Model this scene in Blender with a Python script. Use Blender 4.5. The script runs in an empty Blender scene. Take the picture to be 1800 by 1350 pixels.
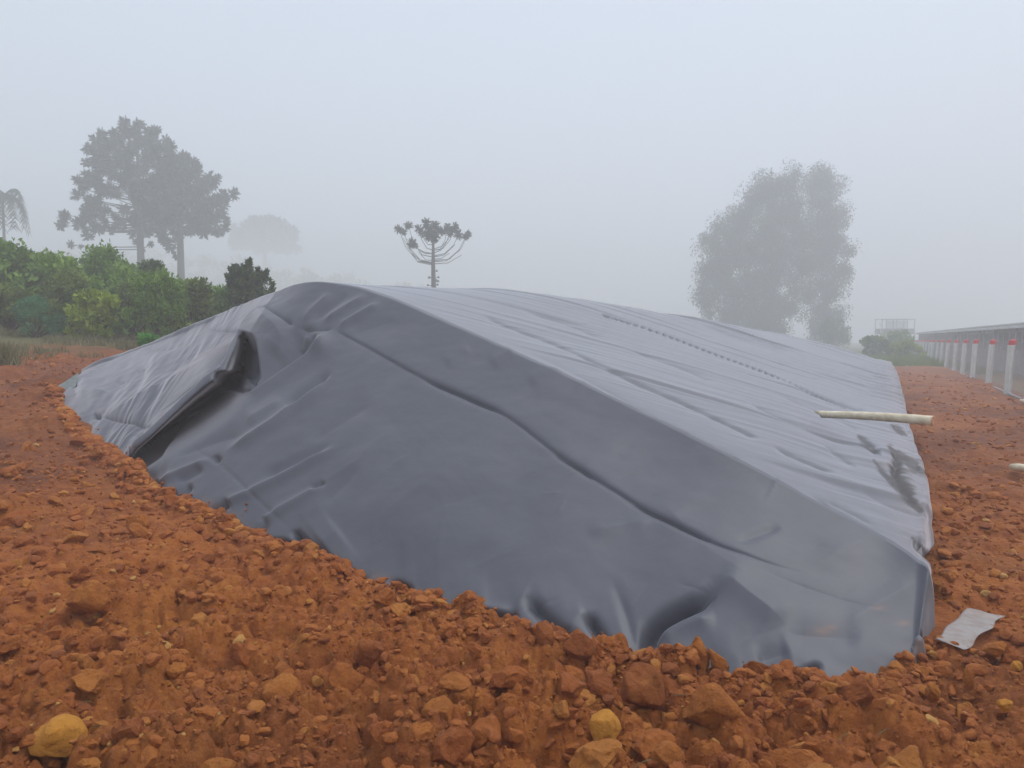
import bpy, math, random
import numpy as np
from mathutils import Vector, Euler
random.seed(7); RNG = np.random.default_rng(11)
SC = bpy.context.scene; COL = SC.collection

# ------------------------------------------------------------------ camera
CAMZ, FPX, HOR = 1.5, 1360.0, 598.0
PITCH = math.atan((675 - HOR) / FPX)
cam = bpy.data.cameras.new('camera'); camo = bpy.data.objects.new('camera', cam); COL.objects.link(camo)
cam.sensor_width = 36; cam.lens = 36 * FPX / 1800; cam.clip_end = 3000; cam.clip_start = 0.05
camo.location = (0, 0, CAMZ); camo.rotation_euler = (math.pi / 2 - PITCH, 0, 0)
SC.camera = camo
SC.render.engine = 'CYCLES'
SC.cycles.use_denoising = True
SC.cycles.max_bounces = 8; SC.cycles.volume_bounces = 2; SC.cycles.transparent_max_bounces = 12
SC.view_settings.view_transform = 'Standard'; SC.view_settings.look = 'None'
SC.view_settings.gamma = 1; SC.view_settings.use_curve_mapping = False
SC.view_settings.exposure = 0.45

# ------------------------------------------------------------------ world and sun (bright fog, light soft from everywhere)
SUN_EL, SUN_AZ = math.radians(62), math.radians(70)      # azimuth clockwise from +y
w = bpy.data.worlds.new('World'); SC.world = w; w.use_nodes = True
nt = w.node_tree; nt.nodes.clear()
sky = nt.nodes.new('ShaderNodeTexSky'); sky.sky_type = 'NISHITA'; sky.sun_disc = False
sky.sun_elevation = SUN_EL; sky.sun_rotation = SUN_AZ; sky.dust_density = 6; sky.air_density = 1
hs = nt.nodes.new('ShaderNodeHueSaturation'); hs.inputs['Saturation'].default_value = 0.25
mx = nt.nodes.new('ShaderNodeMix'); mx.data_type = 'RGBA'; mx.inputs[0].default_value = 0.85
mx.inputs[7].default_value = (5.75, 6.6, 7.95, 1)          # the even veil of the overcast
bg = nt.nodes.new('ShaderNodeBackground'); bg.inputs['Strength'].default_value = 0.1
wo = nt.nodes.new('ShaderNodeOutputWorld')
nt.links.new(sky.outputs[0], hs.inputs['Color']); nt.links.new(hs.outputs[0], mx.inputs[6])
nt.links.new(mx.outputs[2], bg.inputs[0]); nt.links.new(bg.outputs[0], wo.inputs[0])
sl = bpy.data.lights.new('sun', 'SUN'); sl.energy = 1.2; sl.angle = math.radians(45); sl.color = (1, 0.96, 0.9)
so = bpy.data.objects.new('sun', sl); COL.objects.link(so)
sd = Vector((math.sin(SUN_AZ) * math.cos(SUN_EL), math.cos(SUN_AZ) * math.cos(SUN_EL), math.sin(SUN_EL)))
so.rotation_euler = sd.to_track_quat('Z', 'Y').to_euler(); so.location = (0, 0, 12)
HAZE_DENSITY = 0.0085

# ------------------------------------------------------------------ helpers
def W(px, py, d):
    """point of the place seen at (px, py) of the photograph, d metres ahead"""
    a, b = (px - 900) / FPX, (675 - py) / FPX
    dy = math.cos(PITCH) + b * math.sin(PITCH); dz = -math.sin(PITCH) + b * math.cos(PITCH)
    return np.array([a / dy * d, d, CAMZ + dz / dy * d])
def project(P):
    x, y, z = P[:, 0], P[:, 1], P[:, 2] - CAMZ
    f = y * math.cos(PITCH) - z * math.sin(PITCH); u = y * math.sin(PITCH) + z * math.cos(PITCH)
    f = np.maximum(f, 0.05)
    return 900 + FPX * x / f, 675 - FPX * u / f
def tag(o, label=None, cat=None, group=None, kind=None):
    if label: o['label'] = label
    if cat: o['category'] = cat
    if group: o['group'] = group
    if kind: o['kind'] = kind
    return o
def empty(name, loc, rz=0):
    o = bpy.data.objects.new(name, None); o.location = loc; o.rotation_euler = (0, 0, rz); o.empty_display_size = .2
    COL.objects.link(o); return o
def mesh_data(name, V, F, mat, smooth=False, col=None):
    V = np.asarray(V, dtype=np.float32)
    m = bpy.data.meshes.new(name)
    if isinstance(F, np.ndarray):
        n, k = F.shape
        m.vertices.add(len(V)); m.vertices.foreach_set('co', V.ravel())
        m.loops.add(n * k); m.loops.foreach_set('vertex_index', F.astype(np.int32).ravel())
        m.polygons.add(n); m.polygons.foreach_set('loop_start', np.arange(0, n * k, k, dtype=np.int32))
        m.update(calc_edges=True); m.validate()
    else:
        m.from_pydata([tuple(map(float, v)) for v in V], [], F); m.update()
    if col is not None:
        a = m.attributes.new('tint', 'FLOAT', 'POINT'); a.data.foreach_set('value', np.asarray(col, dtype=np.float32))
    m.polygons.foreach_set('use_smooth', np.full(len(m.polygons), smooth, dtype=bool))
    if mat: m.materials.append(mat)
    m.update(); return m
def link(name, data, parent=None, loc=None):
    o = bpy.data.objects.new(name, data); COL.objects.link(o)
    if parent: o.parent = parent
    if loc is not None: o.location = loc
    return o
def mk(name, V, F, mat, parent=None, smooth=False, col=None):
    return link(name, mesh_data(name, V, F, mat, smooth, col), parent)
class MB:
    """collects boxes and tubes into one mesh (quads/tris/ngons)"""
    def __init__(s): s.v = []; s.f = []
    def add(s, V, F):
        o = len(s.v); s.v += [tuple(map(float, p)) for p in V]; s.f += [tuple(i + o for i in f) for f in F]; return s
    def box(s, c, size, rz=0.0, lean=(0, 0)):
        hx, hy, hz = size[0] / 2, size[1] / 2, size[2] / 2; V = []
        for dz in (-1, 1):
            for dx, dy in ((-1, -1), (1, -1), (1, 1), (-1, 1)):
                x, y = dx * hx, dy * hy
                V.append((c[0] + x * math.cos(rz) - y * math.sin(rz) + lean[0] * dz * hz, c[1] + x * math.sin(rz) + y * math.cos(rz) + lean[1] * dz * hz, c[2] + dz * hz))
        return s.add(V, [(0, 3, 2, 1), (4, 5, 6, 7), (0, 1, 5, 4), (1, 2, 6, 5), (2, 3, 7, 6), (3, 0, 4, 7)])
    def tube(s, pts, rad, n=6, cap=True):
        pts = [np.asarray(p, float) for p in pts]
        if not hasattr(rad, '__len__'): rad = [rad] * len(pts)
        V = []; F = []
        for i, p in enumerate(pts):
            t = pts[min(i + 1, len(pts) - 1)] - pts[max(i - 1, 0)]; t = t / (np.linalg.norm(t) + 1e-9)
            a = np.cross(t, (0, 0, 1) if abs(t[2]) < .95 else (1, 0, 0)); a /= np.linalg.norm(a) + 1e-9; b = np.cross(t, a)
            for k in range(n):
                th = 2 * math.pi * k / n; V.append(p + rad[i] * (a * math.cos(th) + b * math.sin(th)))
        for i in range(len(pts) - 1):
            for k in range(n):
                k2 = (k + 1) % n; F.append((i * n + k, i * n + k2, (i + 1) * n + k2, (i + 1) * n + k))
        if cap: F.append(tuple(range(n))[::-1]); F.append(tuple(range((len(pts) - 1) * n, len(pts) * n)))
        return s.add(V, F)
    def build(s, name, mat, parent=None, smooth=False):
        return mk(name, s.v, s.f, mat, parent, smooth)

def hash2(ix, iy, k):
    h = (ix.astype(np.int64) * 374761393 + iy.astype(np.int64) * 668265263 + k * 1274126177) & 0xffffffff
    h = ((h ^ (h >> 13)) * 1274126177) & 0xffffffff; h = h ^ (h >> 16)
    return (h & 0xffffff) / float(0x1000000)
def vnoise(x, y, k=0):
    x = np.asarray(x, float); y = np.asarray(y, float)
    ix = np.floor(x); iy = np.floor(y); fx = x - ix; fy = y - iy
    fx = fx * fx * fx * (fx * (fx * 6 - 15) + 10); fy = fy * fy * fy * (fy * (fy * 6 - 15) + 10)
    a = hash2(ix, iy, k); b = hash2(ix + 1, iy, k); c = hash2(ix, iy + 1, k); d = hash2(ix + 1, iy + 1, k)
    return (a + (b - a) * fx + (c - a) * fy + (a - b - c + d) * fx * fy) * 2 - 1
def fbm(x, y, k=0, o=4, g=.5):
    r = 0; a = 1; t = 0
    for i in range(o):
        r = r + a * vnoise(x * 2 ** i + 13.7 * i, y * 2 ** i - 7.1 * i, k + i); t += a; a *= g
    return r / t
def clodfield(x, y, cell, k, fill=.8):
    """rounded and broken lumps, one per grid cell"""
    X = x / cell; Y = y / cell; ix = np.floor(X); iy = np.floor(Y); best = np.zeros_like(X)
    for dx in (-1, 0, 1):
        for dy in (-1, 0, 1):
            jx = ix + dx; jy = iy + dy
            cx = jx + hash2(jx, jy, k); cy = jy + hash2(jx, jy, k + 1); r = .30 + .45 * hash2(jx, jy, k + 2) ** 1.5
            on = hash2(jx, jy, k + 3) < fill
            th = hash2(jx, jy, k + 4) * 6.28; e = .65 + .5 * hash2(jx, jy, k + 5)
            ux = (X - cx) * np.cos(th) + (Y - cy) * np.sin(th); uy = -(X - cx) * np.sin(th) + (Y - cy) * np.cos(th)
            d = np.sqrt((ux / e) ** 2 + (uy * e) ** 2) / r
            h = np.sqrt(np.clip(1 - d ** 2.6, 0, 1)) * r * (.5 + .6 * hash2(jx, jy, k + 6))
            h = h + (h > 0) * (ux * (hash2(jx, jy, k + 7) - .5)) * .5
            best = np.maximum(best, np.where(on, h, 0))
    return best * cell
def sstep(a, b, x):
    t = np.clip((x - a) / (b - a), 0, 1); return t * t * (3 - 2 * t)
def pchip(xs, ys, x):
    xs = np.asarray(xs, float); ys = np.asarray(ys, float); h = np.diff(xs)[:, None] if ys.ndim > 1 else np.diff(xs)
    dl = np.diff(ys, axis=0) / h; m = np.zeros_like(ys); m[1:-1] = (dl[1:] + dl[:-1]) / 2; m[0] = dl[0]; m[-1] = dl[-1]
    same = dl[1:] * dl[:-1] > 0
    m[1:-1] = np.where(same, m[1:-1], m[1:-1] * .4)
    i = np.clip(np.searchsorted(xs, x) - 1, 0, len(xs) - 2); H = (xs[i + 1] - xs[i]); t = (x - xs[i]) / H
    if ys.ndim > 1: H = H[:, None]; t = t[:, None]
    return (2 * t ** 3 - 3 * t ** 2 + 1) * ys[i] + (t ** 3 - 2 * t ** 2 + t) * H * m[i] + (-2 * t ** 3 + 3 * t ** 2) * ys[i + 1] + (t ** 3 - t ** 2) * H * m[i + 1]

# ------------------------------------------------------------------ materials
def newmat(name):
    m = bpy.data.materials.new(name); m.use_nodes = True; n = m.node_tree
    return m, n, n.nodes['Principled BSDF']
def nz(n, scale, detail=4, rough=.55, vec=None, dist=0):
    t = n.nodes.new('ShaderNodeTexNoise'); t.inputs['Scale'].default_value = scale; t.inputs['Detail'].default_value = detail
    t.inputs['Roughness'].default_value = rough; t.inputs['Distortion'].default_value = dist
    if vec is not None: n.links.new(vec, t.inputs['Vector'])
    return t.outputs['Fac']
def ramp(n, fac, stops):
    r = n.nodes.new('ShaderNodeValToRGB'); e = r.color_ramp.elements
    while len(e) < len(stops): e.new(.5)
    for i, (p, c) in enumerate(stops): e[i].position = p; e[i].color = (*c, 1) if len(c) == 3 else c
    n.links.new(fac, r.inputs[0]); return r.outputs[0]
def mixc(n, fac, a, b, mode='MIX'):
    m = n.nodes.new('ShaderNodeMix'); m.data_type = 'RGBA'; m.blend_type = mode
    for s, v in ((0, fac), (6, a), (7, b)):
        if hasattr(v, 'links'): n.links.new(v, m.inputs[s])
        else: m.inputs[s].default_value = v if s == 0 else (*v, 1)
    return m.outputs[2]
def bump(n, h, dist, strength=1, prev=None):
    b = n.nodes.new('ShaderNodeBump'); b.inputs['Distance'].default_value = dist; b.inputs['Strength'].default_value = strength
    n.links.new(h, b.inputs['Height'])
    if prev is not None: n.links.new(prev, b.inputs['Normal'])
    return b.outputs[0]
def pos(n): return n.nodes.new('ShaderNodeNewGeometry').outputs['Position']
def mat_soil(name, shift=0.0, yellow=0.0, perobj=False):
    m, n, b = newmat(name); p = pos(n)
    big = nz(n, .9, 4, .6, p); mid = nz(n, 9, 5, .65, p); fine = nz(n, 90, 4, .7, p)
    c = ramp(n, big, [(.32, (0.310, 0.074, 0.014)), (.5, (0.414, 0.114, 0.017)), (.66, (0.507, 0.174, 0.023))])
    c2 = ramp(n, mid, [(.28, (0.230, 0.051, 0.012)), (.5, (0.450, 0.131, 0.019)), (.74, (0.598, 0.239, 0.039))])
    c = mixc(n, .55, c, c2)
    c = mixc(n, ramp(n, fine, [(.58, (0, 0, 0)), (.74, (0.634, 0.640, 0.531))]), c, (0.644, 0.291, 0.058))
    c = mixc(n, ramp(n, fine, [(.25, (0.634, 0.640, 0.531)), (.42, (0, 0, 0))]), c, (0.184, 0.044, 0.014))
    if yellow: c = mixc(n, yellow, c, (.78, .345, .045))
    if perobj:
        oi = n.nodes.new('ShaderNodeObjectInfo').outputs['Random']
        c = mixc(n, .62, c, ramp(n, oi, [(0, (0.271, 0.065, 0.014)), (.35, (0.431, 0.116, 0.019)), (.62, (0.498, 0.163, 0.027)), (.85, (0.566, 0.233, 0.039)), (1, (0.340, 0.093, 0.019))]))
    if shift:
        c = mixc(n, shift, c, (.20, .045, .022))
    at = n.nodes.new('ShaderNodeAttribute'); at.attribute_name = 'tint'
    if not perobj and not yellow:
        # dry grass litter and green growth where the soil has been left alone (tint > 0 .. 1)
        dm = n.nodes.new('ShaderNodeAttribute'); dm.attribute_name = 'damp'; c = mixc(n, dm.outputs['Fac'], c, ramp(n, mid, [(.3, (.10, .028, .012)), (.7, (.24, .075, .026))]))
        veg = mixc(n, nz(n, 2.2, 5, .6, p), (.16, .13, .06), (.10, .14, .04))
        c = mixc(n, at.outputs['Fac'], c, veg)
    n.links.new(c, b.inputs['Base Color']); b.inputs['Roughness'].default_value = .82; b.inputs['Specular IOR Level'].default_value = .35
    vo = n.nodes.new('ShaderNodeTexVoronoi'); vo.inputs['Scale'].default_value = 38; vo.inputs['Randomness'].default_value = 1; n.links.new(p, vo.inputs['Vector'])
    h0 = bump(n, nz(n, 14, 4, .65, p), .04, .6); h1 = bump(n, nz(n, 50, 6, .7, p), .026, .9, h0); h1 = bump(n, vo.outputs['Distance'], -.010, .7, h1); h2 = bump(n, nz(n, 260, 3, .7, p), .004, 1, h1)
    n.links.new(h2, b.inputs['Normal']); return m
M = {}
M['soil'] = mat_soil('red_soil'); M['clod'] = mat_soil('clod_soil', perobj=True)
M['yellow_stone'] = mat_soil('yellow_stone', yellow=.82); M['pale_stone'] = mat_soil('ochre_stone', yellow=.12)
M['red_stone'] = mat_soil('red_stone', yellow=.0001, shift=.35)
def mat_grit(name, stops):
    m, n, b = newmat(name); p = pos(n); at = n.nodes.new('ShaderNodeAttribute'); at.attribute_name = 'tint'
    c = ramp(n, at.outputs['Fac'], stops); c = mixc(n, .35, c, ramp(n, nz(n, 70, 4, .7, p), [(.3, (.19, .044, .013)), (.7, (.52, .20, .04))]))
    n.links.new(c, b.inputs['Base Color']); b.inputs['Roughness'].default_value = .8; b.inputs['Specular IOR Level'].default_value = .35
    n.links.new(bump(n, nz(n, 160, 4, .75, p), .009), b.inputs['Normal']); return m
M['grit'] = mat_grit('small_clod_soil', [(0, (0.250, 0.060, 0.013)), (.45, (0.408, 0.110, 0.018)), (.85, (0.498, 0.167, 0.027)), (.97, (0.589, 0.250, 0.040)), (1, (0.739, 0.476, 0.149))])
def mat_tarp():
    m, n, b = newmat('black_geomembrane'); p = pos(n)
    # dust film: thin, patchy, in a lighter grey with a few soil smears
    d = nz(n, 1.6, 6, .62, p, .4); d2 = nz(n, 26, 4, .6, p)
    c = ramp(n, d, [(.3, (.064, .068, .088)), (.55, (.077, .081, .101)), (.75, (.094, .096, .113))])
    sp = ramp(n, d2, [(.70, (0, 0, 0)), (.80, (.10, .10, .10))]); c = mixc(n, sp, c, (.26, .20, .16))
    at = n.nodes.new('ShaderNodeAttribute'); at.attribute_name = 'tint'
    c = mixc(n, at.outputs['Fac'], c, (.23, .13, .09)); am = n.nodes.new('ShaderNodeAttribute'); am.attribute_name = 'pucker_shade'; c = mixc(n, am.outputs['Fac'], c, (.030, .020, .018))  # darkness of the hem puckers is mixed into the base colour
    sw = n.nodes.new('ShaderNodeMath'); sw.operation = 'MULTIPLY_ADD'; n.links.new(am.outputs['Fac'], sw.inputs[0]); sw.inputs[1].default_value = -.95; sw.inputs[2].default_value = 1.0; bl = n.nodes.new('ShaderNodeAttribute'); bl.attribute_name = 'sky_sheen'; mu = n.nodes.new('ShaderNodeMath'); mu.operation = 'MULTIPLY'; n.links.new(sw.outputs[0], mu.inputs[0]); n.links.new(bl.outputs['Fac'], mu.inputs[1]); n.links.new(mu.outputs[0], b.inputs['Sheen Weight'])  # sheen carries the painted sky light, cut where puckers are painted dark
    n.links.new(c, b.inputs['Base Color'])
    r = n.nodes.new('ShaderNodeMapRange'); n.links.new(nz(n, 3, 5, .6, p), r.inputs[0]); r.inputs[3].default_value = .46; r.inputs[4].default_value = .58
    n.links.new(r.outputs[0], b.inputs['Roughness']); b.inputs['Sheen Weight'].default_value = .85; b.inputs['Sheen Roughness'].default_value = .32; b.inputs['Sheen Tint'].default_value = (.92, .93, 1, 1); b.inputs['IOR'].default_value = 1.6; b.inputs['Specular IOR Level'].default_value = .5
    n.links.new(bump(n, nz(n, 5, 3, .5, p, .2), .010, .5), b.inputs['Normal']); return m
M['tarp'] = mat_tarp()
def mat_simple(name, c1, c2, scale=8, rough=.7, bd=0.0, trans=0):
    m, n, b = newmat(name); p = pos(n); f = nz(n, scale, 5, .6, p)
    n.links.new(ramp(n, f, [(.3, c1), (.7, c2)]), b.inputs['Base Color']); b.inputs['Roughness'].default_value = rough
    if bd: n.links.new(bump(n, nz(n, scale * 3, 4, .6, p), bd), b.inputs['Normal'])
    return m
def mat_leaf(name, c1, c2, scale=1.5):
    m, n, b = newmat(name); p = pos(n)
    at = n.nodes.new('ShaderNodeAttribute'); at.attribute_name = 'tint'
    c = mixc(n, at.outputs['Fac'], c1, c2); c = mixc(n, .35, c, ramp(n, nz(n, scale, 3, .6, p), [(.3, c1), (.7, c2)]))
    n.links.new(c, b.inputs['Base Color']); b.inputs['Roughness'].default_value = .6; b.inputs['Specular IOR Level'].default_value = .3
    tr = n.nodes.new('ShaderNodeBsdfTranslucent'); n.links.new(c, tr.inputs[0]); ms = n.nodes.new('ShaderNodeMixShader'); ms.inputs[0].default_value = .3
    n.links.new(b.outputs[0], ms.inputs[1]); n.links.new(tr.outputs[0], ms.inputs[2])
    n.links.new(ms.outputs[0], n.nodes['Material Output'].inputs[0]); return m
M['leaf_mid'] = mat_leaf('leaves_mid_green', (.065, .14, .018), (.26, .41, .05))
M['leaf_olive'] = mat_leaf('leaves_olive', (.085, .13, .022), (.27, .35, .06))
M['leaf_yellow'] = mat_leaf('leaves_yellow_green', (.15, .22, .015), (.42, .52, .05))
M['leaf_blue'] = mat_leaf('leaves_blue_green', (.045, .13, .06), (.12, .30, .13))
M['leaf_dark'] = mat_leaf('leaves_dark', (.05, .09, .035), (.16, .22, .07))
M['leaf_bright'] = mat_leaf('leaves_bright', (.06, .22, .03), (.16, .45, .07))
M['needle'] = mat_leaf('araucaria_needles', (.012, .022, .012), (.035, .055, .028))
M['euca'] = mat_leaf('eucalyptus_leaves', (.02, .032, .018), (.06, .085, .045))
M['dry'] = mat_leaf('dry_grass_blades', (.12, .13, .05), (.34, .30, .16))
M['bark'] = mat_simple('grey_bark', (.05, .042, .036), (.12, .10, .085), 12, .9, .01)
M['twig'] = mat_simple('brown_twig', (.07, .05, .035), (.14, .10, .07), 20, .9)
M['concrete'] = mat_simple('pale_concrete', (.56, .58, .55), (.72, .73, .69), 6, .85, .004)
M['redcap'] = mat_simple('red_paint', (.55, .03, .03), (.70, .06, .06), 10, .5)
M['wire'] = mat_simple('galvanised_wire', (.22, .22, .23), (.34, .34, .35), 5, .5)
M['block'] = mat_simple('grey_rendered_wall', (.26, .25, .27), (.38, .37, .38), 1.2, .9, .004)
M['roofm'] = mat_simple('weathered_roof_sheet', (.12, .125, .11), (.20, .205, .18), .8, .7)
M['curtain'] = mat_simple('dark_curtain', (.03, .033, .045), (.06, .065, .08), 2, .7)
M['fascia'] = mat_simple('pale_fascia', (.6, .6, .62), (.75, .75, .77), 2, .6)
M['steel'] = mat_simple('painted_steel', (.30, .32, .34), (.42, .44, .46), 3, .5)
M['panel'] = mat_simple('white_sheet', (.62, .64, .68), (.78, .8, .82), 2, .5)
M['stick'] = mat_simple('peeled_pale_wood', (.58, .47, .30), (.88, .79, .60), 11, .5, .004)
M['cutend'] = mat_simple('cut_wood_end', (.50, .22, .13), (.66, .36, .22), 30, .8)
M['offcut'] = mat_simple('grey_green_plastic', (.10, .12, .11), (.17, .19, .18), 9, .5)
def mat_film():
    m, n, b = newmat('milky_plastic_film'); p = pos(n)
    c = ramp(n, nz(n, 14, 5, .6, p), [(.35, (.34, .25, .21)), (.6, (.44, .40, .38))])
    n.links.new(c, b.inputs['Base Color']); b.inputs['Roughness'].default_value = .3; b.inputs['Alpha'].default_value = .66
    n.links.new(bump(n, nz(n, 20, 4, .6, p), .003), b.inputs['Normal']); return m
M['film'] = mat_film()

# ------------------------------------------------------------------ lie of the land: s is the distance to the left of the path's edge
CS = 0.903; SL = 0.476
def s_of(x, y): return -(x - SL * y) * CS
def x_of(s, y): return SL * y - s / CS
def land(x, y):
    s = s_of(x, y); sp = np.clip(s, 0, 12.4)
    z = .0066 * sp ** 2
    z = z + sstep(12.4, 14.2, s) * .10 + sstep(14.0, 15.4, s) * .22 * (y > -50)
    z = z + np.clip(s - 15.4, 0, 60) * .085 + sstep(30, 60, s) * 1.0
    z = z - sstep(-3.2, -5.0, s) * .45 - sstep(-8, -16, s) * .6          # beyond the fence the ground lies lower
    return z - .10 * np.exp(-((x - 1.1) / .95) ** 2 - ((y - 3.4) / .9) ** 2)

# ------------------------------------------------------------------ tarp, as one sheet: u across, v from the near hem over the crest to the far end
PAIRS = [((118, 675, 12.0), (150, 650, 13.0)), ((105, 700, 10.8), (200, 632, 12.7)), ((125, 735, 9.6), (270, 605, 12.2)),
    ((165, 775, 8.6), (350, 572, 11.5)), ((195, 815, 7.9), (430, 535, 10.6)), ((225, 838, 7.3), (490, 510, 9.7)),
    ((270, 865, 6.8), (540, 495, 9.0)), ((320, 888, 6.35), (580, 496, 8.75)), ((380, 910, 5.95), (620, 503, 8.5)),
    ((440, 958, 5.5), (665, 516, 8.2)), ((540, 992, 5.05), (720, 538, 7.8)), ((640, 1025, 4.7), (790, 569, 7.3)),
    ((780, 1082, 4.22), (870, 605, 6.85)), ((910, 1118, 3.98), (980, 654, 6.25)), ((1100, 1160, 3.76), (1130, 727, 5.6)),
    ((1300, 1190, 3.52), (1300, 812, 4.97)), ((1460, 1210, 3.43), (1450, 893, 4.53)), ((1560, 1206, 3.45), (1550, 945, 4.28)),
    ((1600, 1165, 3.58), (1610, 985, 4.08)), ((1616, 1125, 3.67), (1640, 1026, 3.95))]
B = [W(*a) for a, c in PAIRS]; Cc = [W(*c) for a, c in PAIRS]
B = [np.array([-7.0, 12.6, .80])] + B + [np.array([2.07, 3.86, -.26])]
Cc = [np.array([-7.75, 13.5, .80])] + Cc + [np.array([2.31, 4.12, -.24])]
B = np.array(B); Cc = np.array(Cc)
seg = np.linalg.norm(np.diff((B + Cc) / 2, axis=0), axis=1); 
# weight the columns by how large they show
wgt = np.array([2, 6, 8, 16, 26, 26, 16, 8, 7, 8, 10, 11, 14, 14, 18, 18, 15, 9, 7, 8, 6], float)
kn = np.concatenate([[0], np.cumsum(wgt)]); kn /= kn[-1]
NU, NF, NB = 640, 290, 420
U = np.linspace(0, 1, NU)
base = pchip(kn, B, U); crest = pchip(kn, Cc, U)
sc_ = s_of(crest[:, 0], crest[:, 1]); zc = crest[:, 2]
rows = []
T = np.linspace(-.05, 1, NF)
hgt = np.clip((crest[:, 2] - base[:, 2]), 0, 3)
for t in T:
    P = base + (crest - base) * t
    bul = 4 * max(t, 0) * (1 - t); k = .10 * hgt
    # the face swells out and steepens just under the crest
    P[:, 2] += k * (.35 * bul * (1 - t) - .75 * t ** 2 * (1 - t) * 4 * .5)
    if t < 0: P[:, 2] -= .10 * (-t / .05); P[:, 1] -= .04 * (-t / .05)
    rows.append(P)
YEND = 46.0
ty = np.linspace(0, 1, NB + 1)[1:]
gz = land(crest[:, 0], crest[:, 1])
for t in ty:
    yend = YEND - .010 * (sc_ - 6) ** 2
    y = crest[:, 1] * (yend / crest[:, 1]) ** (t ** 1.05)
    y = np.maximum(y, crest[:, 1] + 1e-3 * t)
    x = x_of(sc_ - (.12 * sstep(4.2, 6.6, y) + .15 * sstep(8, 30, y)) * sstep(.3, -.2, sc_), y)
    g = land(x, y)
    up = 1 + (.085 * sstep(9, 14, y) - .05 * sstep(14, 25, y) - .12 * sstep(24, 40, y)) * sstep(1.5, 5, sc_)
    z = zc * up
    e = np.clip((y - 40.0) / (yend - 40.0), 0, 1); E = 1 - e ** 3.0
    z = g - .06 + (z - g + .06) * E
    rows.append(np.stack([x, y, z], 1))
G = np.array(rows); NV = len(rows)                       # (NV, NU, 3)
# soften the crest a little
for _ in range(3):
    a = G[NF - 5:NF + 5].copy(); G[NF - 4:NF + 4] = (a[:-2] + 2 * a[1:-1] + a[2:]) / 4
def grid_normals(G):
    du = np.gradient(G, axis=1); dv = np.gradient(G, axis=0); n = np.cross(du, dv)
    n /= np.linalg.norm(n, axis=2, keepdims=True) + 1e-12; return n
N = grid_normals(G)
if N[NF // 2, NU // 2, 2] < 0: N = -N
P = G.reshape(-1, 3); px, py = project(P); dep = np.clip(P[:, 1], 3, 60)
front = (np.repeat(np.arange(NV), NU) < NF + 3)
disp = np.zeros(len(P))
def polydist(px, py, pl):
    pl = np.asarray(pl, float); L = np.concatenate([[0], np.cumsum(np.linalg.norm(np.diff(pl, axis=0), axis=1))])
    bd = np.full(len(px), 1e9); bs = np.zeros(len(px)); bt = np.zeros(len(px))
    for i in range(len(pl) - 1):
        a, b = pl[i], pl[i + 1]; ab = b - a; l2 = ab @ ab
        t = np.clip(((px - a[0]) * ab[0] + (py - a[1]) * ab[1]) / l2, 0, 1)
        dx = px - (a[0] + t * ab[0]); dy = py - (a[1] + t * ab[1]); d = np.hypot(dx, dy)
        sg = np.sign(ab[0] * (py - a[1]) - ab[1] * (px - a[0])); m = d < bd
        bd = np.where(m, d, bd); bs = np.where(m, sg, bs); bt = np.where(m, (L[i] + t * np.sqrt(l2)) / L[-1], bt)
    return bd, bs, bt
def smooth_pl(pl):
    pl = np.asarray(pl, float)
    for _ in range(2):
        q = [pl[0]]
        for a, b in zip(pl[:-1], pl[1:]): q += [.75 * a + .25 * b, .25 * a + .75 * b]
        pl = np.array(q + [pl[-1]])
    return pl
def stroke(pl, amp, wd, kind='g', where='f', taper=(.25, .25), side=1):
    """press or pull a fold along a line; amp in metres, wd in photo pixels"""
    global disp
    pl = smooth_pl(pl); lo = pl.min(0) - wd * 5; hi = pl.max(0) + wd * 5
    sel = (px > lo[0]) & (px < hi[0]) & (py > lo[1]) & (py < hi[1]) & (front if where == 'f' else ~front if where == 'b' else True)
    ix = np.nonzero(sel)[0]
    if not len(ix): return
    d, sg, t = polydist(px[ix], py[ix], pl)
    tp = np.ones(len(ix))
    if taper[0]: tp *= sstep(0, taper[0], t)
    if taper[1]: tp *= sstep(0, taper[1], 1 - t)
    if kind == 'g': f = .55 * np.exp(-(d / wd) ** 2) + .45 * np.exp(-d / (wd * .6))
    elif kind == 'c': f = np.exp(-d / wd)                   # a sharp crease
    elif kind == 'f': f = 1 / (1 + (d / wd) ** 6)            # a flat bottomed slot
    elif kind == 's': sd = d * sg * side; f = np.where(sd > 0, np.exp(-(sd / wd) ** 1.0), np.exp(-(sd / 2.5) ** 2))   # one-sided lip
    disp[ix] += amp * f * tp
rng_ = np.random.default_rng(19)
for _ in range(60):
    ax, ay = rng_.uniform(420, 1560), rng_.uniform(600, 1120); L_ = rng_.uniform(30, 130); th_ = math.radians(rng_.normal(135 if ax < 900 else 150, 22)); amp_ = rng_.choice([-1, 1]) * rng_.uniform(.002, .0055)
    stroke([(ax, ay), (ax + L_ * .5 * math.cos(th_) + rng_.normal(0, 4), ay + L_ * .5 * math.sin(th_)), (ax + L_ * math.cos(th_), ay + L_ * math.sin(th_))], amp_, rng_.uniform(2, 4), 'c', taper=(.4, .4))
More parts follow.
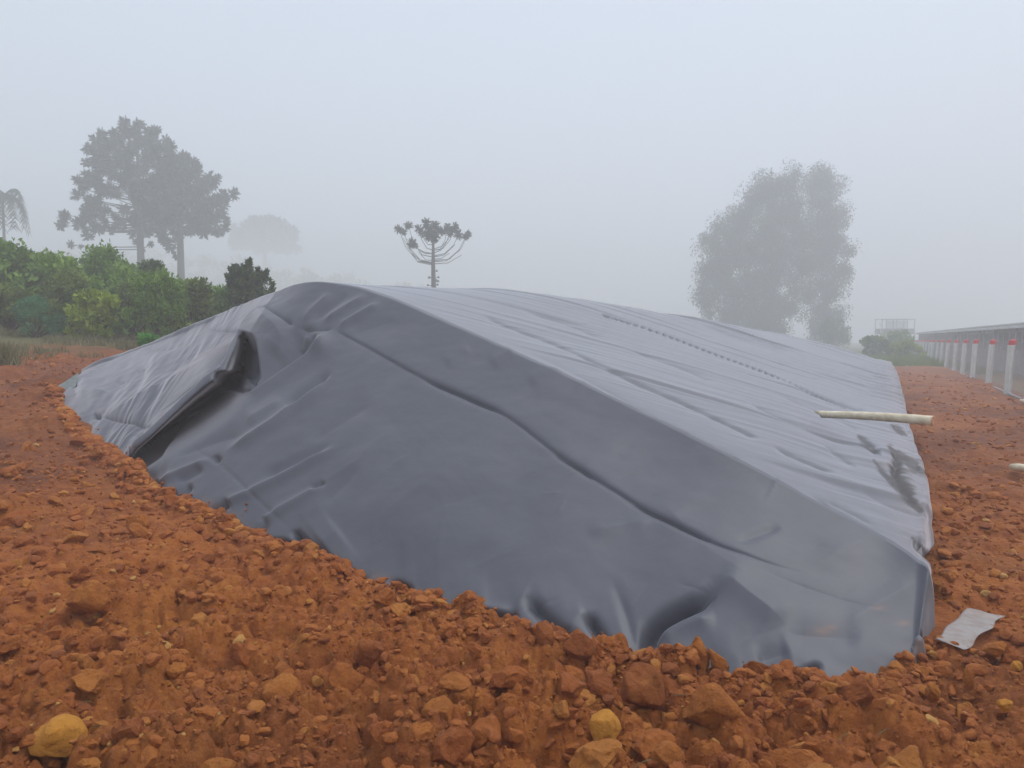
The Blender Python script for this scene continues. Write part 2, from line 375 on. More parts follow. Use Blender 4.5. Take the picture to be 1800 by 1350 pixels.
# -- the great slot on the left and its lips
stroke([(436, 590), (428, 648), (400, 694), (345, 739), (290, 785), (228, 826)], -.12, 14, 'f', taper=(.15, .10))
stroke([(330, 746), (280, 788), (225, 828)], -.15, 8, 'f', taper=(.2, .0))
stroke([(438, 588), (430, 655)], -.25, 9, 'f', taper=(.2, .1))
stroke([(560, 583), (500, 622), (445, 668), (380, 712)], -.17, 34, 'g', taper=(.2, .3))
stroke([(500, 520), (443, 560), (417, 605), (400, 650), (362, 683), (325, 716), (285, 756), (256, 784), (212, 812)], .10, 26, 's', side=-1, taper=(.15, .1))
stroke([(592, 583), (560, 610), (497, 653), (435, 693), (380, 727), (320, 767), (267, 803), (230, 833)], .11, 15, 'g', taper=(.1, .05))
# -- pocket under the apex
stroke([(460, 538), (490, 556), (517, 571)], -.05, 6, 'c', taper=(.3, .2)); stroke([(455, 548), (500, 585), (470, 620)], .05, 22)
stroke([(519, 570), (548, 580), (590, 578)], -.035, 6, 'c'); stroke([(540, 583), (520, 606)], .03, 7); stroke([(556, 585), (543, 600)], -.03, 4)
stroke([(528, 566), (583, 513)], .028, 7); stroke([(565, 568), (648, 517)], .035, 7); stroke([(590, 579), (672, 530)], .035, 7)
stroke([(548, 566), (615, 515)], -.025, 8); stroke([(610, 590), (700, 560)], -.02, 20)
# -- seam that runs below the crest, with its lip
seam = [(588, 580), (640, 606), (700, 641), (760, 672), (820, 697), (880, 722), (930, 756), (1000, 812), (1080, 862), (1160, 912), (1250, 957), (1330, 985), (1430, 1012)]
stroke(seam, -.022, 3, 'c', taper=(.02, .25)); stroke([(p[0], p[1] - 3) for p in seam], .010, 24, 's', side=-1, taper=(.05, .3))
stroke([(735, 662), (800, 690), (860, 716), (890, 728)], -.03, 4, 'c'); stroke([(965, 790), (1000, 812), (1050, 845)], -.018, 4, 'c'); stroke([(1100, 878), (1170, 918), (1260, 960)], -.018, 4, 'c')
stroke([(860, 640), (905, 612)], .015, 14); stroke([(930, 680), (990, 640)], .012, 18); stroke([(780, 640), (830, 610)], .012, 16)
stroke([(1294, 957), (1374, 925)], -.014, 8); stroke([(1400, 1010), (1470, 975), (1560, 930)], .014, 26, taper=(.5, .5)); stroke([(1028, 936), (1152, 917)], .016, 14)
# -- folds fanning down to the left
stroke([(597, 650), (560, 680), (513, 720), (460, 762), (385, 800)], .055, 9); stroke([(586, 652), (540, 688), (500, 718)], -.055, 8)
stroke([(440, 760), (370, 775), (300, 812)], -.03, 14); stroke([(500, 700), (430, 745)], .03, 18)
stroke([(382, 806), (347, 816), (297, 843), (250, 856)], .035, 7); stroke([(360, 822), (310, 850)], -.03, 8)
stroke([(608, 780), (560, 801), (513, 830), (440, 867), (400, 883), (365, 903)], .04, 8); stroke([(590, 775), (530, 806), (450, 845)], -.03, 9)
stroke([(580, 848), (540, 870), (480, 903), (440, 930)], .032, 8); stroke([(572, 846), (545, 860)], -.03, 5); stroke([(640, 820), (560, 890)], -.02, 16)
stroke([(700, 750), (640, 800), (600, 850)], .02, 22); stroke([(660, 700), (600, 740), (540, 780)], -.025, 20)
stroke([(320, 767), (353, 797), (379, 808), (413, 840), (470, 895), (520, 938)], -.012, 5, 'c')
stroke([(375, 800), (386, 812)], -.05, 6); stroke([(512, 930), (532, 950), (548, 964), (585, 995)], -.10, 7, taper=(.1, 0))
stroke([(460, 968), (478, 957), (500, 953), (514, 960), (505, 975)], -.10, 7); stroke([(520, 985), (555, 990)], -.12, 9); stroke([(500, 990), (530, 975), (552, 966)], .05, 8)
stroke([(368, 903), (388, 890), (406, 882)], -.09, 7); stroke([(430, 945), (447, 972)], -.12, 7); stroke([(462, 905), (466, 925), (452, 940)], -.03, 5)
stroke([(340, 850), (325, 866), (308, 884)], -.06, 7, taper=(.3, 0)); stroke([(258, 862), (284, 847)], -.06, 6); stroke([(222, 845), (262, 818)], -.05, 4)
# -- broad swells of the face
stroke([(620, 960), (700, 885), (790, 830), (850, 760)], .05, 75, taper=(.5, .5)); stroke([(690, 935), (790, 880), (900, 850)], -.03, 50, taper=(.5, .5)); stroke([(560, 960), (600, 930)], .03, 40)
stroke([(980, 760), (900, 850), (860, 950)], -.02, 80)
stroke([(1150, 870), (1230, 960), (1340, 1030)], .02, 50)
# -- hem folds in front
stroke([(920, 1042), (950, 1075), (985, 1110), (1000, 1135)], -.085, 12, taper=(.3, 0)); stroke([(1000, 1110), (1012, 1085), (1030, 1078)], .015, 14)
stroke([(1028, 1075), (1058, 1120), (1070, 1150)], -.085, 10, taper=(.3, 0)); stroke([(1070, 1008), (1098, 1070), (1116, 1140)], -.02, 10, taper=(.6, 0))
stroke([(1136, 1150), (1140, 1118), (1156, 1094), (1192, 1072), (1248, 1050), (1274, 1020)], -.14, 13, taper=(0, .45)); stroke([(1150, 1130), (1200, 1100), (1260, 1085)], .03, 16)
stroke([(1262, 1008), (1320, 1050), (1385, 1100)], .04, 26); stroke([(1395, 1192), (1446, 1165)], -.06, 8); stroke([(1330, 1160), (1390, 1140)], -.03, 22)
stroke([(785, 1078), (850, 1088), (912, 1094)], -.22, 12, taper=(.1, .1)); stroke([(680, 1022), (725, 1040)], -.12, 8); stroke([(800, 1062), (850, 1070), (905, 1075)], .03, 10)
stroke([(1480, 1100), (1560, 1050), (1620, 1020)], .015, 22); stroke([(1380, 1110), (1520, 1120)], -.02, 24); stroke([(1330, 1000), (1440, 1040), (1560, 1075)], -.006, 5, 'c')
# -- the pale left flap
stroke([(425, 600), (330, 655), (250, 700), (165, 745)], .06, 20); stroke([(400, 640), (310, 700), (240, 760)], .04, 16); stroke([(440, 560), (350, 620), (260, 672)], -.05, 18)
stroke([(380, 655), (300, 712), (215, 770)], -.045, 14); stroke([(253, 613), (285, 616), (316, 609)], -.02, 4, 'c'); stroke([(363, 577), (390, 581), (422, 577)], -.02, 4, 'c')
stroke([(160, 728), (180, 734), (240, 747), (290, 750)], -.025, 4, 'c'); stroke([(163, 729), (178, 733)], -.06, 5); stroke([(236, 770), (252, 758)], -.02, 4); stroke([(205, 676), (222, 670)], -.02, 4)
stroke([(240, 652), (256, 647)], -.02, 4); stroke([(130, 690), (200, 690)], .04, 12); stroke([(120, 675), (134, 668)], -.14, 7)
# -- wrinkles across the long right side
def z3(l): return [(900 + a / 2.25, 480 + b / 2.25) for a, b in l]
stroke(z3([(-120, 165), (0, 215), (200, 290), (310, 350), (540, 455), (700, 520), (860, 600), (985, 662)]), -.040, 4, 'c', 'b', (.05, .05))
stroke(z3([(-120, 158), (0, 208), (200, 283), (310, 343), (540, 448), (700, 513), (985, 655)]), .012, 5, 'g', 'b', (.05, .05))
stroke(z3([(1020, 680), (1150, 745), (1290, 805)]), -.04, 4, 'c', 'b'); stroke(z3([(1020, 673), (1150, 738), (1290, 798)]), .012, 5, 'g', 'b')
stroke(z3([(540, 150), (800, 210), (1000, 270), (1200, 340), (1400, 412)]), -.09, 3, 'c', 'b'); stroke(z3([(520, 160), (780, 225), (980, 283), (1180, 350), (1380, 430)]), .06, 4, 'g', 'b')
stroke(z3([(700, 200), (1000, 290), (1290, 385)]), -.07, 3, 'c', 'b'); stroke(z3([(900, 290), (1150, 370), (1330, 425), (1400, 450)]), -.05, 3, 'c', 'b')
stroke(z3([(430, 290), (560, 335), (700, 380), (830, 450)]), -.035, 3.5, 'c', 'b'); stroke(z3([(900, 480), (1000, 550), (1200, 630), (1390, 700)]), -.04, 4, 'c', 'b')
stroke(z3([(1050, 480), (1250, 560), (1420, 640)]), -.03, 3, 'c', 'b'); stroke(z3([(1100, 440), (1300, 520), (1450, 560)]), -.04, 3, 'c', 'b'); stroke(z3([(40, 150), (220, 200), (400, 280)]), -.03, 3, 'c', 'b')
stroke(z3([(1170, 870), (1300, 945), (1400, 1010), (1495, 1062)]), -.02, 4, 'c', 'b'); stroke(z3([(1230, 890), (1350, 950), (1440, 1005)]), -.015, 3, 'c', 'b')
stroke(z3([(0, 290), (200, 370), (400, 480), (700, 640), (1000, 790)]), -.012, 4, 'c', 'b', (.2, .2)); stroke(z3([(1380, 860), (1500, 920), (1640, 970)]), -.015, 4, 'c', 'b')
dl = z3([(360, 165), (600, 240), (800, 320), (1000, 390), (1190, 475), (1320, 530)]); dl = smooth_pl(dl)
for i in range(46):                                         # weld seam held down in short bites
    t = (i + .1) / 46 * (len(dl) - 1); k = int(t); a = dl[k] + (dl[min(k + 1, len(dl) - 1)] - dl[k]) * (t - k); dr = dl[min(k + 1, len(dl) - 1)] - dl[k] if k + 1 < len(dl) else dl[-1] - dl[-2]
    dr = dr / (np.linalg.norm(dr) + 1e-9); amp_i = -.05 if i < 30 else -.025
    ln = 7 - i * .06; stroke([a, a + dr * ln * .5, a + dr * ln], amp_i, 1.8, 'g', 'b', (.1, .1))
stroke(z3([(1480, 690), (1530, 725), (1510, 800), (1560, 870), (1605, 935)]), -.05, 7, 'g', 'b', (.2, .4)); stroke(z3([(1530, 700), (1560, 745), (1620, 790)]), -.03, 6, 'g', 'b'); stroke(z3([(1545, 770), (1600, 860), (1630, 930)]), .012, 10, 'g', 'b')
stroke(z3([(1370, 645), (1410, 680), (1455, 718)]), -.05, 6, 'g', 'b'); stroke(z3([(1430, 740), (1500, 830), (1620, 945)]), -.04, 5, 'g', 'b'); stroke(z3([(1240, 685), (1300, 730), (1360, 765)]), -.02, 6, 'g', 'b')
stroke(z3([(1580, 1045), (1640, 1110), (1690, 1150)]), -.05, 7, 'g', 'b'); stroke(z3([(1500, 600), (1560, 640)]), -.05, 5, 'g', 'b'); stroke(z3([(1660, 960), (1690, 1100)]), -.05, 6, 'g', 'a')
# procedural creasing: drag folds run across the long side, small puckers at the right hem
S_ = s_of(P[:, 0], P[:, 1]); Y_ = P[:, 1]
back = ~front; fade = sstep(.0, 1.2, Y_ - np.tile(crest[:, 1], NV))
wob = Y_ * 1.0 + .5 * vnoise(S_ * .45, Y_ * .25, 5) + .16 * (S_ - 3)
def ridged(a): return (1 - np.abs(a)) ** 3
cr = .016 * ridged(vnoise(wob * 1.1, S_ * .16, 21) * 1.5) + .012 * ridged(vnoise(wob * 2.3, S_ * .3, 22) * 1.5) + .010 * vnoise(wob * 4.3, S_ * .5, 24)
cr = cr + .012 * ridged(vnoise(wob * 3.1 + .3 * vnoise(S_, Y_, 81), S_ * .35, 25) * 1.4) + .007 * ridged(vnoise(wob * 6.2, S_ * .5, 26) * 1.4)
def saw(w, k, dens):
    i = np.floor(w); f = w - i; a = hash2(i, i * 0, k) * (.5 + .5 * vnoise(S_ * .55 + i * 7.3, i * 3.1, k + 1)) ** 1.5
    return np.where(a > dens, a, 0) * (sstep(0, .10, f) * (1 - f) ** 1.4)
lw = Y_ ** .8 * 1.6 + .16 * vnoise(S_ * .3, Y_ * .35, 90) + .12 * S_
cr = cr + .085 * saw(lw * 1.0, 91, .25) + .036 * saw(lw * 2.3 + .15 * vnoise(S_ * .6, Y_, 96), 93, .2) + .016 * saw(lw * 5.1 + .25 * vnoise(S_ * .9, Y_, 97), 95, .25)
amp = .7 + .8 * sstep(10, 30, Y_)
disp += np.where(back, fade * amp * (cr - .01) * (.6 + .5 * vnoise(S_ * .6, Y_ * .4, 30)), 0)
edge = sstep(.9, -.25, S_) * back
disp += edge * (.016 * vnoise(Y_ * 2.2, S_ * 1.3, 33) + .016 * vnoise(Y_ * 5, S_ * 2, 34)) * (.5 + sstep(10.0, 25, Y_) * 1.5) * sstep(4.0, 5.5, Y_)
gi = np.tile(np.linspace(0, 1, NU), NV); tt = np.repeat(np.concatenate([T, np.full(NV - NF, 2.)]), NU)
# face: slight slackness and scalloped hem
disp += np.where(front, .010 * fbm(P[:, 0] * 2.1 + P[:, 2], P[:, 1] * 1.7 + P[:, 2] * 2, 40, 3) + sstep(.22, .0, tt) * (.018 * vnoise(gi * 38 + tt * 9, tt * 2, 50) + .006 * vnoise(gi * 130 + tt * 9, tt * 3, 51)), 0)
leftw = sstep(.27, .20, gi) * (front)
disp += leftw * .016 * vnoise(gi * 40 + tt * 6, tt * 3, 60) + leftw * .006 * vnoise(gi * 140 + tt * 6, tt * 7, 61)
P2 = P + N.reshape(-1, 3) * disp[:, None]
# the slot on the left runs deep into the pile under the pale flap
pX, pY = project(P2); sel = np.nonzero(front & (pX > 150) & (pX < 520) & (pY > 480) & (pY < 860))[0]; push = np.zeros(len(sel))
for pl_, wv_, am_ in (([(434, 590), (429, 625), (424, 655), (412, 682)], 14, 1.6), ([(436, 640), (420, 672), (385, 704), (345, 736), (290, 779), (222, 828)], 21, 1.9), ([(420, 655), (400, 690), (370, 715)], 20, 1.9)):
    pl_ = smooth_pl(pl_); d_, sg_, t_ = polydist(pX[sel], pY[sel], pl_); wv = wv_ * (.35 + .65 * sstep(0, .3, t_) * sstep(0, .65, 1 - t_)) if wv_ != 14 else wv_ * (.3 + .7 * sstep(0, .7, t_))
    push = np.maximum(push, am_ / (1 + (d_ / wv) ** 6) * sstep(0, .08, t_ + .01) * sstep(0, .05, 1 - t_ + .01))
pg = np.zeros(len(P2)); pg[sel] = push; pg = pg.reshape(NV, NU)
for _ in range(2):
    pg[1:-1] = (pg[:-2] + 2 * pg[1:-1] + pg[2:]) / 4; pg[:, 1:-1] = (pg[:, :-2] + 2 * pg[:, 1:-1] + pg[:, 2:]) / 4
vw = P2 - np.array([0, 0, CAMZ]); vw[:, 2] *= .3; vw /= np.linalg.norm(vw, axis=1, keepdims=True); P2 += pg.reshape(-1)[:, None] * vw
gl = land(P2[:, 0], P2[:, 1]); 
idx = np.arange(NV * NU).reshape(NV, NU)
F = np.stack([idx[:-1, :-1], idx[:-1, 1:], idx[1:, 1:], idx[1:, :-1]], -1).reshape(-1, 4)
if N[NF // 2, NU // 2] @ np.cross(G[NF // 2, NU // 2 + 1] - G[NF // 2, NU // 2], G[NF // 2 + 1, NU // 2] - G[NF // 2, NU // 2]) < 0: F = F[:, ::-1]
# soil smears rubbed on the hem
smear = sstep(.05, .01, tt) * .5 * (vnoise(gi * 90, tt * 4, 70) > 0) + sstep(.02, -.35, S_) * back * .25
for (ax, ay, ar) in ((1448, 1105, 7), (1460, 1100, 5), (1545, 1070, 4), (1590, 1095, 5), (1630, 935, 10), (1572, 818, 9)):
    smear = np.maximum(smear, .5 * np.exp(-(((px - ax) / (ar * 2.5)) ** 2 + ((py - ay) / ar) ** 2)))
pucker_shade = np.zeros(len(P)); qx, qy = project(P2)  # shade and reflected soil painted into the right hem's puckers
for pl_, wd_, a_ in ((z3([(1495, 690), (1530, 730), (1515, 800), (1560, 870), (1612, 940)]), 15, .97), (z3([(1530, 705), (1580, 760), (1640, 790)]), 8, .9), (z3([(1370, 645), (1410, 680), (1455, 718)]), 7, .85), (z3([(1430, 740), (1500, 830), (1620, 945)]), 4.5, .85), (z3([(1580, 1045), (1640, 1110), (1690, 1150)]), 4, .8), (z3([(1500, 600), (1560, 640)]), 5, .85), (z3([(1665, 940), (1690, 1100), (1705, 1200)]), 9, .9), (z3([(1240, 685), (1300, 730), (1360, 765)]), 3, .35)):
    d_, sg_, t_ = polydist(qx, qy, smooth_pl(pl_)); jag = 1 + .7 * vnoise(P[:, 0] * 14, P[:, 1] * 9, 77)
    pucker_shade = np.maximum(pucker_shade, a_ * (1 - sstep(.5, 1.3, d_ / (wd_ * np.sin(np.clip(t_, .06, .94) * math.pi) ** .6 * jag + .5))) * (~front | (qx > 1630)))
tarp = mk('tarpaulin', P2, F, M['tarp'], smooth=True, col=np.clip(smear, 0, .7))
sky_sheen = np.where(back, 1.0, np.where(gi < .30, .8, .32)); sky_sheen = np.where(front, sky_sheen + 0 * gi, sky_sheen)
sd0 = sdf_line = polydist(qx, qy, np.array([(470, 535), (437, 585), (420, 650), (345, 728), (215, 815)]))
sky_sheen = np.where(front, np.where(((sd0[1] > 0) & (gi < .5)) | (gi < .2), .85, .30), 1.0)  # light painted into the sheen: strong on top and flap, weak on face
ab = tarp.data.attributes.new('sky_sheen', 'FLOAT', 'POINT'); ab.data.foreach_set('value', sky_sheen.astype(np.float32))
am_ = tarp.data.attributes.new('pucker_shade', 'FLOAT', 'POINT'); am_.data.foreach_set('value', pucker_shade.astype(np.float32))
sm = tarp.modifiers.new('thickness', 'SOLIDIFY'); sm.thickness = .004; sm.offset = -1
tag(tarp, 'large black plastic sheet draped over the long low mound on the red soil', 'tarpaulin')

# outline of the sheet on the ground
Gp = P2.reshape(NV, NU, 3)
i0 = int(round(.05 / 1.05 * (NF - 1)))
outline = np.concatenate([G[i0 + 1, 3:-3:6, :2], G[i0 + 1::8, -3, :2], G[-1, -3:3:-10, :2], G[:i0:-8, 3, :2]])
def sdf(x, y):
    """signed distance to the sheet's hem, negative inside"""
    d2 = np.full(x.shape, 1e9); ins = np.zeros(x.shape, bool); n = len(outline)
    for i in range(n):
        a = outline[i]; b = outline[(i + 1) % n]; e = b - a; l2 = e @ e + 1e-12
        t = np.clip(((x - a[0]) * e[0] + (y - a[1]) * e[1]) / l2, 0, 1)
        d2 = np.minimum(d2, (x - a[0] - t * e[0]) ** 2 + (y - a[1] - t * e[1]) ** 2)
        c = (a[1] > y) != (b[1] > y)
        if abs(e[1]) > 1e-12: ins ^= c & (x < e[0] * (y - a[1]) / e[1] + a[0])
    return np.where(ins, -1, 1) * np.sqrt(d2)
def ground_z(x, y, lumps=True):
    r = np.hypot(x, y); s = s_of(x, y)
    far = r > 60
    sd_ = np.full(x.shape, 50.); m = ~far; sd_[m] = sdf(x[m], y[m])
    z = land(x, y)
    # soil thrown up against the hem
    z = z - .045 * (r < 30) + (.035 + .05 * vnoise(x * 2.3, y * 2.3, 105)) * np.exp(-((sd_ - .06) / .14) ** 2) * (r < 20) - .35 * sstep(-.06, -.45, sd_) - 1.2 * sstep(-.3, -.9, sd_)
    z = z + .05 * fbm(x * .8, y * .8, 100, 3) * sstep(.3, 1.2, sd_)
    if lumps:
        rough = .55 + .45 * sstep(6, 4, r) + .25 * vnoise(x * .7, y * .7, 101)
        rough = rough * np.where(s < -.4, .8, 1) * (1 - .75 * sstep(14.5, 16.5, s))
        f = lambda c: 1 - sstep(c / .012, c / .007, r) if False else sstep(c / .006, c / .012, r) * 0 + (1 - sstep(c / .020, c / .012, r))
        L = .55 * clodfield(x, y, .30, 200, .5) * (1 - sstep(14, 22, r)) + .60 * clodfield(x + 3, y, .13, 210, .75) * (1 - sstep(11, 16, r)) + .35 * clodfield(x, y + 2, .7, 270, .6) * sstep(5, 8, r) * (1 - sstep(35, 45, r))
        L = L + .80 * clodfield(x, y + 5, .062, 220, .85) * (1 - sstep(6, 9, r)) + .75 * clodfield(x, y, .031, 230, .9) * (1 - sstep(4, 6, r))
        L = L + .014 * fbm(x * 9, y * 9, 240, 3) + .045 * fbm(x * 3, y * 3, 250, 3) * (1 - sstep(20, 30, r)) + .06 * fbm(x * 1.1, y * 1.1, 255, 4) * (1 - sstep(40, 60, r)) * sstep(5, 9, r)
        crk = 1 - np.abs(fbm(x * 4.2 + 9, y * 4.2, 260, 3)) * 2.2; L = L - .06 * np.clip(crk, 0, 1) ** 4 * (1 - sstep(6, 10, r))
        L = L * (1 - .97 * np.exp(-((x - 2.28) ** 2 + (y - 3.95) ** 2) / .30 ** 2))
        z = z + L * rough * (sd_ > -.3)
    return z
# ------------------------------------------------------------------ the ground sheet, finer near the viewpoint
aF = np.radians(np.linspace(-37, 37, 560)); aL = np.radians(np.r_[np.linspace(-180, -64, 40)[:-1], np.linspace(-64, -37, 100)[:-1]]); aR = np.radians(np.r_[np.linspace(37, 64, 100)[1:], np.linspace(64, 180, 40)[1:]])
ang = np.concatenate([aL, aF, aR]); rr = [.25, .6, 1.0, 1.4, 1.8, 2.1]
while rr[-1] < 9: rr.append(rr[-1] * 1.0048)
while rr[-1] < 34: rr.append(rr[-1] * 1.0075)
while rr[-1] < 350: rr.append(rr[-1] * 1.03)
rr = np.array(rr); A, R = np.meshgrid(ang, rr); X = (R * np.sin(A)).ravel(); Y = (R * np.cos(A)).ravel()
Z = ground_z(X, Y); n_r, n_a = R.shape
s_g = s_of(X, Y); 
tint = sstep(14.6, 17, s_g + .8 * vnoise(X * .9, Y * .9, 300)) * .9
tint = np.maximum(tint, sstep(43.5, 45.5, Y + .6 * vnoise(X, Y, 301)) * .9); tint = np.maximum(tint, sstep(-3.4, -4.4, s_g) * .55)
idx = np.arange(n_r * n_a).reshape(n_r, n_a)
Fg = np.stack([idx[:-1, :-1], idx[:-1, 1:], idx[1:, 1:], idx[1:, :-1]], -1).reshape(-1, 4)[:, ::-1]
ground = mk('ground', np.stack([X, Y, Z], 1), Fg, M['soil'], smooth=True, col=tint)
damp = .75 * sstep(5.5, 10, R.ravel()) * (.75 + .5 * fbm(X * .5, Y * .5, 310, 3)) + .35 * sstep(.05, .5, fbm(X * .9, Y * .9, 315, 3)); da = ground.data.attributes.new('damp', 'FLOAT', 'POINT'); da.data.foreach_set('value', np.clip(damp, 0, .85).astype(np.float32))
if 1:  ground['kind'] = 'structure'
if ground.data.polygons[len(Fg) // 2].normal.z < 0: ground.data.flip_normals()

# ------------------------------------------------------------------ clods
def ico(sub):
    import bmesh
    bm = bmesh.new(); bmesh.ops.create_icosphere(bm, subdivisions=sub, radius=1); bm.verts.ensure_lookup_table()
    V = np.array([v.co[:] for v in bm.verts]); F_ = np.array([[v.index for v in f.verts] for f in bm.faces]); bm.free(); return V, F_
ICO = {k: ico(k) for k in (1, 2, 3, 4)}
def rock(sub, rng, flat=.7, facets=9, rough=.08, cmin=.45):
    V, F_ = ICO[sub]; V = V.copy()
    for k in range(facets):
        n = rng.normal(size=3); n /= np.linalg.norm(n); c = rng.uniform(cmin, .85); V -= np.maximum(0, V @ n - c)[:, None] * n * .93
    d = np.zeros(len(V)); o = rng.uniform(0, 50, 3)
    for f_, a in ((1.3, .16), (3.1, rough), (7, rough * .6), (15, rough * .3)):
        d += a * (vnoise(V[:, 0] * f_ + o[0] + V[:, 2] * f_ * .7, V[:, 1] * f_ + o[1] - V[:, 2] * f_ * .6, int(o[2]) + int(f_)))
    V *= (1 + d)[:, None]; V *= np.array([1, rng.uniform(.65, 1), flat * rng.uniform(.7, 1.1)]); return V, F_
big_rocks = [mesh_data('clod', *rock(3, RNG, .75, 9, .13), M['clod'], smooth=False) for k in range(14)]
def ground_at(x, y): return ground_z(np.atleast_1d(np.float64(x)), np.atleast_1d(np.float64(y)))
def on_ground_px(px_, py_):
    """where the line of sight through (px_, py_) meets the land"""
    lo, hi = 2.0, 60.0
    for _ in range(40):
        m = (lo + hi) / 2; p = W(px_, py_, m)
        if p[2] > land(p[0], p[1]) + .03: lo = m
        else: hi = m
    return W(px_, py_, (lo + hi) / 2)
def strip_zone(x, y): return np.hypot((x - 2.30) / .24, (y - 3.98) / .30) < 1
# individual clods, the largest that show
n = 0; tries = 0
cand_r = np.exp(RNG.uniform(math.log(2.5), math.log(9.5), 2600)); cand_a = np.radians(RNG.uniform(-36, 36, 2600))
cx = cand_r * np.sin(cand_a); cy = cand_r * np.cos(cand_a); cs = sdf(cx, cy); ok = (cs > .02) & ~strip_zone(cx, cy)
nearhem = RNG.uniform(size=len(cx)) < np.where(cs < .35, 1, .45); ok &= nearhem
cx, cy, cs, cr_ = cx[ok], cy[ok], cs[ok], cand_r[ok]
sel = np.arange(len(cx))[:285]
czs = ground_z(cx, cy)
for i in sel:
    s = s_of(cx[i], cy[i]); sz = (.020 + .052 * RNG.uniform() ** 1.6) * (1 + .08 * cr_[i]) * (1.3 if cr_[i] < 3.6 and cx[i] > -.7 else 1)
    if s < -.5: sz *= .7
    if cs[i] < sz * .7: sz = max(.02, cs[i])
    o = link('clod', big_rocks[i % 14], ground); o.location = (cx[i], cy[i], czs[i] + sz * .12)
    o.rotation_euler = (RNG.uniform(-.5, .5), RNG.uniform(-.5, .5), RNG.uniform(0, 6.28)); o.scale = (sz, sz * RNG.uniform(.75, 1), sz * RNG.uniform(.7, 1.1))
# the crumbs between them, uncountable
def crumbs(name, n, sub, smin, smax, rmin, rmax, seed, hem=.0):
    rng = np.random.default_rng(seed); out = []
    r = np.exp(rng.uniform(math.log(rmin), math.log(rmax), n)); a = np.radians(rng.uniform(-36, 36, n)); wz = rng.uniform(size=n) < .16; a[wz] = a[wz] * 1.0 + np.sign(a[wz]) * np.radians(26); x = r * np.sin(a); y = r * np.cos(a)
    if hem:                                                  # more of them heaped on the hem in front
        k = int(n * hem); L = G[i0 + 1, :, :2]; j = rng.integers(20, NU - 4, k); x[:k] = L[j, 0] + rng.normal(0, .05, k); y[:k] = L[j, 1] - np.abs(rng.normal(.02, .10, k)); r[:k] = np.hypot(x[:k], y[:k])
    s = sdf(x, y); m = (s > -.015) & ~strip_zone(x, y); x, y, r, s = x[m], y[m], r[m], s[m]; z = ground_z(x, y)
    if rmin > 7: mk_ = (y < 43) & (s_of(x, y) < 14.6) & (s_of(x, y) > -3.3); x, y, r, s, z = x[mk_], y[mk_], r[mk_], s[mk_], z[mk_]
    sz = smin * (smax / smin) ** (rng.uniform(size=len(x)) ** 2.2) * (.5 + .17 * np.minimum(r, 20))
    base_v = [rock(sub, rng, .75, 6, .10) for _ in range(12)]; nv = len(base_v[0][0]); Fb = base_v[0][1]
    th = rng.uniform(0, 6.28, len(x)); Vv = np.empty((len(x), nv, 3)); cc = rng.uniform(size=len(x)) ** 1.25
    for k in range(12):
        q = np.nonzero(np.arange(len(x)) % 12 == k)[0]; B0 = base_v[k][0]
        tl = rng.uniform(-.7, .7, len(q)); b = np.repeat(B0[None], len(q), 0)
        y1 = b[..., 1] * np.cos(tl)[:, None] - b[..., 2] * np.sin(tl)[:, None]; z1 = b[..., 1] * np.sin(tl)[:, None] + b[..., 2] * np.cos(tl)[:, None]
        c, s_ = np.cos(th[q])[:, None], np.sin(th[q])[:, None]
        Vv[q] = np.stack([b[..., 0] * c - y1 * s_, b[..., 0] * s_ + y1 * c, z1], -1)
    Vv = Vv * sz[:, None, None] + np.stack([x, y, z + sz * .2], 1)[:, None]
    Fa = (Fb[None] + (np.arange(len(x)) * nv)[:, None, None]).reshape(-1, 3)
    o = mk(name, Vv.reshape(-1, 3), Fa, M['grit'], smooth=False, col=np.repeat(cc, nv))
    tag(o, kind='stuff'); return o
o = crumbs('soil_crumbs', 9500, 2, .009, .042, 2.5, 9, 5, .30); tag(o, 'loose crumbs and small clods of red soil strewn over the ground', 'soil')
o = crumbs('soil_grit', 13000, 1, .004, .012, 2.4, 7, 6, .12); tag(o, 'fine red and ochre grit between the clods', 'soil')

o = crumbs('soil_lumps', 9000, 1, .008, .024, 7.5, 40, 9, 0); tag(o, 'scattered lumps of red soil further off along the path and bank', 'soil')
# soil spilled over the hem onto the sheet
rng = np.random.default_rng(41); k = 1500; j = rng.integers(30, NU - 70, k); cl = vnoise(j * .11, j * 0., 43); i_ = (i0 + 1 + np.abs(rng.normal(0, 5, k)) * (.6 + cl)).astype(int).clip(0, NF - 1)
bs_ = [rock(1, rng, .8, 6, .1) for _ in range(6)]; q = Gp[i_, j] + rng.normal(0, .012, (k, 3)) * [1, 1, 0]; sz = .005 + .016 * rng.uniform(size=k) ** 2.5; nv_ = len(bs_[0][0])
Vv = np.concatenate([bs_[a % 6][0] * sz[a] + q[a] for a in range(k)]); Fa = (bs_[0][1][None] + (np.arange(k) * nv_)[:, None, None]).reshape(-1, 3)
o = mk('spilled_soil', Vv, Fa, M['grit'], col=np.repeat(rng.uniform(0, .8, k), nv_)); tag(o, 'crumbs of soil spilled onto the lower hem of the black sheet', 'soil', kind='stuff')

